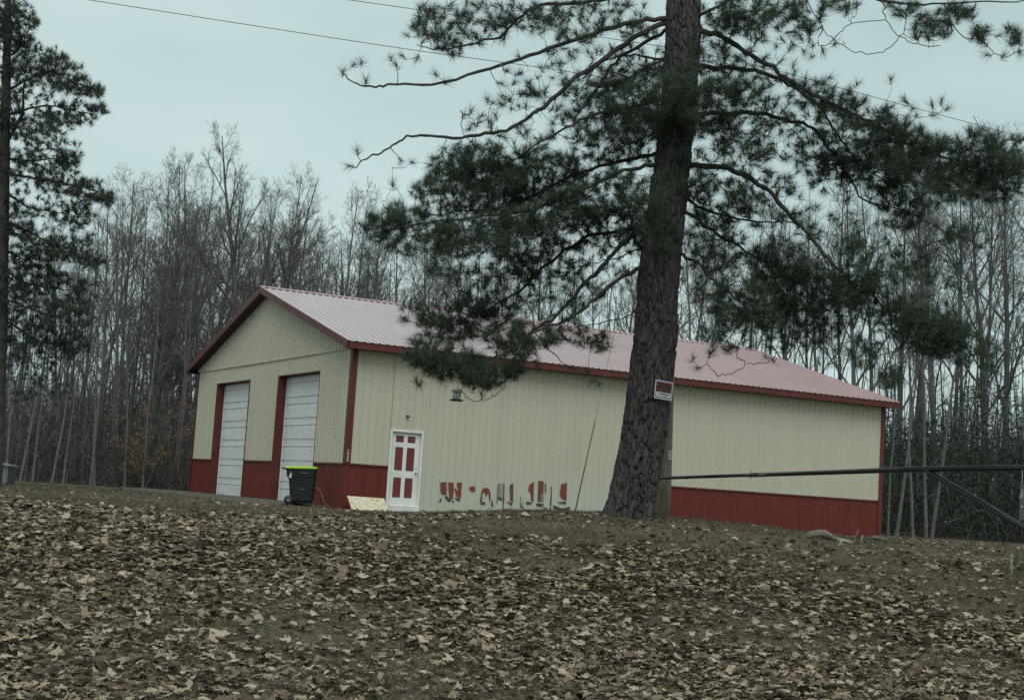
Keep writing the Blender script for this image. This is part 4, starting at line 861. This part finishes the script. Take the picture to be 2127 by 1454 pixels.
# NO HUNTING OR TRESPASSING board nailed to the pine
tc_ = at(1348, 812, 22.0); ang = rad(36); fwd2 = nrm(np.array([CAM[0]-tc_[0], CAM[1]-tc_[1], 0])); rt2 = np.array([-fwd2[1], fwd2[0], 0])
sn = nrm(fwd2*math.cos(ang)+rt2*math.sin(ang)); st_ = np.array([-sn[1], sn[0], 0]); sp_ = tc_+sn*.372
ns = empty('warning_sign', sp_, 0, 'black and white NO HUNTING OR TRESPASSING sign nailed to the big pine trunk', 'sign')
Mx = Matrix.Identity(4)
for i in range(3): Mx[i][0], Mx[i][1], Mx[i][2] = st_[i], (0, 0, 1)[i], sn[i]
Mx = Mx @ Matrix.Rotation(rad(-3), 4, 'Z')
def spanel(name, x0, x1, y0, y1, z0, z1, m_):
    o = MB().box(x0, x1, y0, y1, z0, z1).build(name, m_, ns); o.matrix_local = Mx; return o
spanel('board', -.165, .165, -.14, .14, -.003, 0, M_signwhite); spanel('black_field', -.145, .145, -.12, .12, .0005, .0015, M_signblack)
spanel('white_field', -.135, .135, -.11, -.035, .002, .003, M_signwhite)
for txt, yy_, sz, m_ in (('NO HUNTING', .088, .046, M_signred), ('OR', .045, .036, M_signred), ('TRESPASSING', .0, .043, M_signred)):
    text_mesh(txt, sz, ns, Mx @ Matrix.Translation((0, yy_, .003)), m_, 'lettering', .0015)
spanel('print_line', -.09, .10, -.068, -.056, .0035, .004, M_signblack); spanel('print_line', -.04, .07, -.092, -.083, .0035, .004, M_signgrey)

# bird feeder hanging from a pine bough
f0 = at(948, 833, 21.2); fd = empty('bird_feeder', f0, 0, 'small roofed bird feeder hanging from a low pine bough', 'bird feeder')
MB().lathe([(.095, 0), (.10, .006), (.10, .02), (.085, .018)], 20).build('tray', M_black, fd); MB().lathe([(.062, .018), (.062, .145)], 20).build('seed_tube', M_glass, fd, True)
MB().lathe([(.055, .02), (.055, .035)], 16).build('seed', M_markbrown, fd)
MB().lathe([(.088, .142), (.088, .150), (.045, .178), (.016, .188), (.012, .20)], 20).build('roof', M_steel, fd); MB().tube([(0, 0, .195), (.004, 0, .24), (0, .003, .36)], .003, 6).build('hanger', M_wire, fd)
for k in range(3):
    g_ = k*2.1; MB().tube([(.066*math.cos(g_), .066*math.sin(g_), .015), (.066*math.cos(g_), .066*math.sin(g_), .145)], .003, 6).build('rod', M_black, fd)

# ================================================================ THINGS BY THE BUILDING
# wheeled refuse cart
cx_, cy_ = -.93, .68; cart = empty('refuse_cart', (cx_, cy_, gz(cx_, cy_)+.05), rad(-24), 'black wheeled refuse cart with lime green lid beside the overhead door', 'cart')
def loft(sections):
    b = MB(); n = None
    for (x0, x1, y0, y1, z, c) in sections:
        ring = [(x0+c, y0, z), (x1-c, y0, z), (x1, y0+c, z), (x1, y1-c, z), (x1-c, y1, z), (x0+c, y1, z), (x0, y1-c, z), (x0, y0+c, z)]; b.v += ring
    n = 8; m_ = len(sections)
    for i in range(m_-1):
        for k in range(n): b.f.append((i*n+k, i*n+(k+1) % n, (i+1)*n+(k+1) % n, (i+1)*n+k))
    b.f.append(tuple(range(n))[::-1]); b.f.append(tuple((m_-1)*n+k for k in range(n))); return b
loft([(-.25, .27, -.24, .24, .02, .04), (-.30, .31, -.27, .27, .10, .05), (-.34, .36, -.29, .29, .62, .05), (-.36, .365, -.295, .295, .70, .05), (-.40, .37, -.30, .30, .74, .05), (-.42, .385, -.31, .31, .92, .05)]).build('body', M_black, cart, bevel=.008)
loft([(-.44, .40, -.325, .325, .92, .05), (-.44, .40, -.325, .325, .955, .05)]).build('rim', M_black, cart)
loft([(-.46, .42, -.34, .34, .957, .06), (-.465, .425, -.345, .345, .985, .06), (-.42, .37, -.30, .30, 1.015, .08), (-.30, .25, -.2, .2, 1.03, .08)]).build('lid', M_lime, cart, bevel=.006)
MB().tube([(-.45, -.26, .93), (-.52, -.26, .965), (-.52, .26, .965), (-.45, .26, .93)], .016, 8).build('handle', M_black, cart)
for sy in (-.30, .27):
    whl = empty('wheel'); whl.parent = cart
    MB().tube([(-.33, sy, .10), (-.33, sy+.01, .10), (-.33, sy+.045, .10), (-.33, sy+.055, .10)], [.105, .125, .125, .105], 22).build('tyre', M_black, whl, True)
    MB().tube([(-.33, sy-.004, .10), (-.33, sy+.059, .10)], .055, 14).build('hub', M_signgrey, whl)
for z0, x0, x1 in ((.845, -.02, .15), (.41, -.02, .10)): MB().box(x0, x1, -.335+(.92-z0)*.055, -.25, z0-.01, z0+.01).build('raised_bar', M_greyband, cart)
b = MB(); b.prism([(-.34, .72), (-.30, .70), (-.265, .705), (-.275, .76), (-.262, .80), (-.285, .85), (-.30, .87), (-.305, .82), (-.33, .78)], 1, -.3135, -.309); b.build('emblem', M_signwhite, cart)
cart.rotation_euler[0] = rad(0); cart.rotation_euler[1] = rad(-2.2)
# loose cable on the ground by the cart
cp = [at(655, 1012, 39.3), at(664, 1017, 39.2), at(670, 1032, 39.1), at(675, 1046, 38.9), at(684, 1050, 38.7)]
tag(MB().tube(smooth_path(np.array(cp)-cp[3], 16), .008, 6).build('loose_cable', M_greyband, None, True, loc=cp[3]), 'thin grey cable curling to the ground beside the refuse cart', 'cable')
# chipboard sheet leaning on the wainscot
ob = empty('chipboard_sheet', (0, 0, 0), 0, 'pale chipboard sheet leaning against the red wainscot next to the walk door', 'board')
ob.location = (.02, -.72, gz(.02, -.72)-.05)
b = MB(); yt, zt = .38, .40
b.add([(0.02, 0, -.02), (1.10, 0, .0), (1.06, yt, zt), (-.03, yt, zt+.01), (0.02, .014, -.03), (1.10, .014, -.01), (1.06, yt+.014, zt-.012), (-.03, yt+.014, zt-.002)],
      [(0, 1, 2, 3), (7, 6, 5, 4), (0, 4, 5, 1), (1, 5, 6, 2), (2, 6, 7, 3), (3, 7, 4, 0)]); b.build('panel', M_osb, ob)
# weathered log and broken limb before the far end of the wall
def ground_at(px, py, D):
    p = at(px, py, D); p[2] = gz(p[0], p[1]); return p
def hitz(px, py):
    Dl = np.linspace(8, 60, 1500); P = at(np.full(1500, float(px)), np.full(1500, float(py)), Dl); dz = P[:, 2]-ground_z(P[:, 0], P[:, 1]); i = int(np.argmax(dz < 0)); return P[i]
lg = hitz(1715, 1122); la = at(1682, 1108, 30.); lb_ = hitz(1772, 1128)
ppm = np.linalg.norm(lg-CAM)/FPX; ex = np.array([RH[0], RH[1], 0])
log_ = empty('weathered_log', lg, 0, 'grey weathered log lying before the far end of the red wainscot', 'log')
rl = np.random.RandomState(3)
def lumpy(pts, rs, n=14, seed=1):
    v, f = tubes(np.array(pts)[None], np.array(rs)[None], n); rr_ = np.random.RandomState(seed); v = v+rr_.normal(0, .008, v.shape)
    b = MB(); b.add(v, [tuple(q) for q in f]); K = len(pts); b.f += [tuple(range(n))[::-1], tuple((K-1)*n+k for k in range(n))]; return b
s_ = ppm*1.0
lumpy([ex*-36*s_+[0, 0, .05], ex*-34*s_+[0, 0, .055], ex*-26*s_+[0, 0, .07], ex*-16*s_+[0, 0, .085], ex*-4*s_+[0, 0, .08], ex*8*s_+[0, 0, .055], ex*18*s_+[0, 0, .03], ex*24*s_+[0, 0, .02]], [.028, .040, .048, .058, .055, .045, .035, .028]).build('trunk_piece', M_wood, log_, True)
lumpy([ex*22*s_+[0, 0, .03], ex*34*s_+[0, -.03, .01], ex*46*s_+[0, -.06, -.01]], [.035, .03, .02], 10, 2).build('broken_limb', M_palewood, log_, True)
for px, py, h_, tl in ((1788, 1127, 16, 2), (1774, 1120, 24, 5)):
    q = hitz(px, py); sk = tag(MB().tube([(0, 0, -.03), (.01*tl, 0, h_*ppm*.5), (.018*tl, .01, h_*ppm)], [.010, .009, .006], 7).build('twig_stub', M_palewood if tl == 2 else M_wood, None, True, loc=q),
       'thick pale twig stub sticking up from the ground past the log' if tl == 2 else 'thin dark twig leaning up from the ground by the log', 'twig')
q = hitz(1815, 1122); MB_ = lumpy([ex*-14*s_+[0, 0, .02], ex*0+[0, 0, .05], ex*22*s_+[0, 0, .03], ex*34*s_+[0, -.1, .0]], [.02, .035, .03, .02], 10, 5)
tag(MB_.build('fallen_limb', M_wood, None, True, loc=q), 'low fallen limb lying past the log near the building corner', 'limb')
q = hitz(2100, 1192); hs = np.linalg.norm(q-CAM)/FPX
stake = tag(MB().box(-.017, .017, -.012, .012, -.06, 36*hs).add([(-.017, -.012, 36*hs), (.017, -.012, 36*hs), (.017, .012, 36*hs), (-.017, .012, 36*hs), (0, 0, 36*hs+.02)], [(0, 1, 4), (1, 2, 4), (2, 3, 4), (3, 0, 4)]).build('survey_stake', M_palewood, None, loc=q), 'short pale wooden stake standing in the leaves below the pipe gate', 'stake')
# grey sheet-metal shed at the wood edge
sq = at(-16, 1019, 44.); sq[2] = gz(sq[0], sq[1])-.18; shed = empty('metal_shed', sq, -YAW+rad(8), 'small grey sheet-metal shed at the edge of the woods', 'shed')
for u0, u1 in ((-1.35, -.9), (-.9, -.45), (-.45, -.11)):
    pr = rib_profile(u0, u1); n = len(pr); MB().add([(u, -h, -.1) for u, h in pr]+[(u, -h, .80) for u, h in pr], [(i, i+1, n+i+1, n+i) for i in range(n-1)]).build('wall_panel', M_shed, shed)
pr = rib_profile(-.09, .40); n = len(pr); MB().add([(u, -h-.005, -.1) for u, h in pr]+[(u, -h-.005, .74-.05*(u+.1)) for u, h in pr], [(i, i+1, n+i+1, n+i) for i in range(n-1)]).build('wall_panel', M_shed, shed)
MB().box(-1.4, .37, .01, 1.4, -.1, .70).build('shed_body', M_signgrey, shed)
MB().prism([(-1.45, .86), (-.10, .815), (.44, .745), (.44, .765), (-.10, .84), (-1.45, .885)], 1, -.10, 1.5).build('roof', M_shed, shed)
MB().box(-.118, -.085, -.05, .01, -.1, .80).build('door_post', M_dark, shed)

# ================================================================ LEAVES AND GRASS
def leaf_shape(kind, rng):
    if kind == 'far':
        n = 8; a = np.linspace(0, 2*math.pi, n+1)[:-1]; r = np.where(np.arange(n) % 2 == 0, rng.uniform(.7, 1.05, n), rng.uniform(.38, .62, n))
        V = np.stack([r*np.cos(a), r*np.sin(a), rng.normal(0, .16, n)], 1); return V, np.array([(0, 2, 1), (2, 4, 3), (4, 6, 5), (6, 0, 7), (0, 4, 2), (0, 6, 4)])[:, ::-1]
    if kind == 'oak':
        tips = [(0, 1.0), (33, .80), (62, .78), (96, .62), (130, .42)]; sin_ = [(17, .62), (48, .50), (80, .44), (113, .36)]
    elif kind == 'maple':
        tips = [(0, 1.0), (42, .92), (88, .72), (128, .40)]; sin_ = [(20, .62), (64, .54), (110, .38)]
    else:
        tips = [(0, 1.0), (30, .62), (70, .42), (120, .40)]; sin_ = [(14, .82), (48, .50), (95, .40)]
    pts = []; cutside = rng.choice([1, -1, 0])
    for sg in (1, -1):
        seq = sorted([(a, r) for a, r in tips if sg == 1 or a > 0]+sin_)
        cut_ = rng.uniform(.55, 1.0); seq = [(sg*(a+rng.normal(0, 4)), r*rng.uniform(.75, 1.12)*(cut_ if sg == cutside else 1)) for a, r in seq]
        pts += seq if sg == 1 else []
        if sg == -1: neg = seq[::-1]
    pts = pts+[(174, .38), (186, .38)]+neg
    a = np.radians([p[0] for p in pts]); r = np.array([p[1] for p in pts]); x = r*np.cos(a)+.15; y = r*np.sin(a)
    V = np.concatenate([[[.1, 0]], np.stack([x, y], 1)]); n = len(pts); k1, k2, k3 = rng.normal(0, .22), rng.normal(.08, .26), rng.normal(0, .2)
    z = k1*V[:, 0]**2+k2*np.abs(V[:, 1])**1.5+k3*V[:, 0]*V[:, 1]+rng.normal(0, .06, n+1); z[0] -= .05
    return np.stack([V[:, 0], V[:, 1], z], 1), np.array([(0, 1+i, 1+(i+1) % n) for i in range(n)])
rl = np.random.RandomState(77)
LEAF = [leaf_shape(k, rl) for k in ('oak', 'maple', 'oval', 'oak', 'oak', 'maple', 'oval', 'oak', 'maple', 'oval', 'oak', 'maple', 'oak', 'oval', 'maple', 'oak')]; NFULL = len(LEAF); LEAF += [leaf_shape('far', rl) for _ in range(10)]
def scatter(rng, n, D0, D1, dens, dmax):
    D = np.sqrt(rng.uniform(D0**2, D1**2, n)); s = rng.uniform(-1, 1, n)*(.40*D+2.6); x, y = xy_of(D, s)
    ok = (rng.uniform(0, 1, n)*dmax < dens(D, s, x, y)) & ~((x > -.05) & (x < 19.5) & (y > -.05) & (y < 16)); return D[ok], s[ok], x[ok], y[ok]
def leaf_dens(D, s, x, y):
    base = np.interp(D+np.where(s > 0, .32, .42)*s, [5, 12.5, 15, 17, 19, 22, 30, 50], [1, .92, .66, .30, .13, .06, .035, .025])
    patch = fnoise(x*.55, y*.55, 61, 3); base = base*np.clip(2.6*(patch-.20)+np.clip(-.11*s, -.10, .45), .16, 1.25)
    base = base*np.where((s > -1) & (s < 5) & (D > 16.5) & (D < 27), .45, 1)
    return np.maximum(base, np.where((D > 34) & (s > 9), .35*patch, 0))
A = .5*.8*2*(20**2-6.5**2)/2
lD, ls, lx, ly = [np.concatenate(q) for q in zip(scatter(rl, 132000, 6.5, 21, leaf_dens, 1.25), scatter(rl, 80000, 21, 52, leaf_dens, 1.25))]
nl = len(lx); lk = np.where(lD < 12, rl.randint(0, NFULL, nl), rl.randint(NFULL, len(LEAF), nl)); lk = np.where((lD >= 12) & (lD < 20) & (rl.uniform(0, 1, nl) < .3), rl.randint(0, NFULL, nl), lk); lsz = rl.uniform(.036, .082, nl)*np.where(rl.uniform(0, 1, nl) < .10, 1.35, 1)
lsz = np.where(lk >= NFULL, lsz*.85, lsz); lasp = rl.uniform(.68, 1.1, nl); yaw_ = rl.uniform(0, 6.283, nl); tx, ty = rl.normal(0, .22, nl), rl.normal(0, .22, nl); flip = np.where(rl.uniform(0, 1, nl) < .5, -1., 1.)
lz = ground_z(lx, ly)+.012+rl.uniform(0, .045, nl)
ppx, ppy, ppz = to_px(np.stack([lx, ly, lz], 1)); inf = (ppx > 8) & (ppx < PW-8) & (ppy < PH-8)
size = np.where(inf, lsz/ppz, 0); big = np.zeros(nl, bool); big[np.argsort(-size)[:300]] = True
def leaf_mats(i):
    cy, sy_ = np.cos(yaw_[i]), np.sin(yaw_[i]); o_ = np.zeros_like(cy); i1 = np.ones_like(cy)
    Rz = np.stack([np.stack([cy, -sy_, o_], -1), np.stack([sy_, cy, o_], -1), np.stack([o_, o_, i1], -1)], -2)
    Rx = np.stack([np.stack([i1, o_, o_], -1), np.stack([o_, np.cos(tx[i]), -np.sin(tx[i])], -1), np.stack([o_, np.sin(tx[i]), np.cos(tx[i])], -1)], -2)
    Ry = np.stack([np.stack([np.cos(ty[i]), o_, np.sin(ty[i])], -1), np.stack([o_, i1, o_], -1), np.stack([-np.sin(ty[i]), o_, np.cos(ty[i])], -1)], -2)
    return Rz @ Rx @ Ry
lv, lf, bo_ = [], [], 0
for k, (V, Fc) in enumerate(LEAF):
    i = np.where((lk == k) & ~big)[0]; Rm = leaf_mats(i); W = V[None]*np.stack([lsz[i], lsz[i]*lasp[i], lsz[i]*flip[i]], 1)[:, None]
    W = np.einsum('nij,nvj->nvi', Rm, W)+np.stack([lx[i], ly[i], lz[i]], 1)[:, None]
    lv.append(W.reshape(-1, 3)); lf.append((Fc[None]+(np.arange(len(i))*len(V))[:, None, None]+bo_).reshape(-1, 3)); bo_ += len(i)*len(V)
tag(mesh_np('leaf_litter', np.concatenate(lv), np.concatenate(lf), M_leaf, ground), kind='stuff')
LM = []
for V, Fc in LEAF:
    o = mesh_np('leaf', V, Fc, M_leaf); LM.append(o.data); bpy.data.objects.remove(o)
for i in np.where(big)[0]:
    o = link('leaf', LM[lk[i]], ground); Rm = leaf_mats(np.array([i]))[0]; mm = Matrix.Identity(4)
    S_ = np.diag([lsz[i], lsz[i]*lasp[i], lsz[i]*flip[i]]); RS = Rm @ S_
    for a in range(3):
        for b_ in range(3): mm[a][b_] = RS[a, b_]
        mm[a][3] = (lx[i], ly[i], lz[i])[a]
    o.matrix_local = mm
# dry grass
rg = np.random.RandomState(88)
def grass(n, D0, D1, h, w, name):
    D, s, x, y = scatter(rg, n, D0, D1, lambda D, s, x, y: np.clip(.25+1.5*(fnoise(x*.9, y*.9, 71, 3)-.15), .15, 1), 1)
    n = len(x); z = ground_z(x, y)-.004; H = rg.uniform(h[0], h[1], n)*(.6+.8*vnoise(x*1.7, y*1.7, 73)); d = nrm(np.stack([rg.normal(0, .75, n), rg.normal(0, .75, n), np.full(n, .75)], 1))
    sd_ = nrm(np.cross(d, rg.normal(0, 1, (n, 3))))*w; p = np.stack([x, y, z], 1); mid = p+d*H[:, None]*.55; tip = p+d*H[:, None]; tip[:, 2] -= H*.12
    V = np.stack([p-sd_, p+sd_, tip], 1).reshape(-1, 3)
    return V
gv = np.concatenate([grass(235000, 6.5, 18, (.04, .11), .0034, ''), grass(122000, 18, 30, (.04, .11), .0048, ''), grass(80000, 30, 50, (.035, .085), .008, '')])
tag(mesh_np('dry_grass', gv, np.arange(len(gv)).reshape(-1, 3), M_grass, ground), kind='stuff')
# darker weed clumps standing out of the lawn
WL = [((75, 1042), .20, 'clump of dead brown weeds at the lawn crest beside the shed'), ((20, 1070), .16, 'low brown weed clump in the leaves before the shed'), ((230, 1192), .12, 'brown weed clump among the thick leaves below the overhead doors'),
      ((270, 1165), .13, 'wispy weed clump among the leaves left of the refuse cart'), ((1948, 1330), .16, 'dark weed clump in the leaves below the pipe gate'), ((1550, 1270), .12, 'weed clump in the leaves below the red wainscot'),
      ((1120, 1300), .10, 'small weed clump among the leaves straight below the pine trunk'), ((400, 1140), .14, 'weed clump in the leaves below the nearer overhead door')]
for (px, py), h_, lb in WL:
    q = hitz(px, py); n = 130; a = rg.uniform(0, 6.283, n); rr_ = rg.uniform(0, .09, n); p = np.stack([np.cos(a)*rr_, np.sin(a)*rr_, np.full(n, -.02)], 1)
    d = nrm(np.stack([np.cos(a)*rg.uniform(.1, .9, n), np.sin(a)*rg.uniform(.1, .9, n), np.ones(n)], 1)); H = rg.uniform(.4, 1.1, n)*h_; sd_ = nrm(np.cross(d, rg.normal(0, 1, (n, 3))))*.0032
    V = np.stack([p-sd_, p+sd_, p+d*H[:, None]], 1).reshape(-1, 3)
    tag(mesh_np('weed_clump', V, np.arange(3*n).reshape(-1, 3), M_brush, None, loc=q), lb, 'weeds', 'dead weed clumps on the lawn')
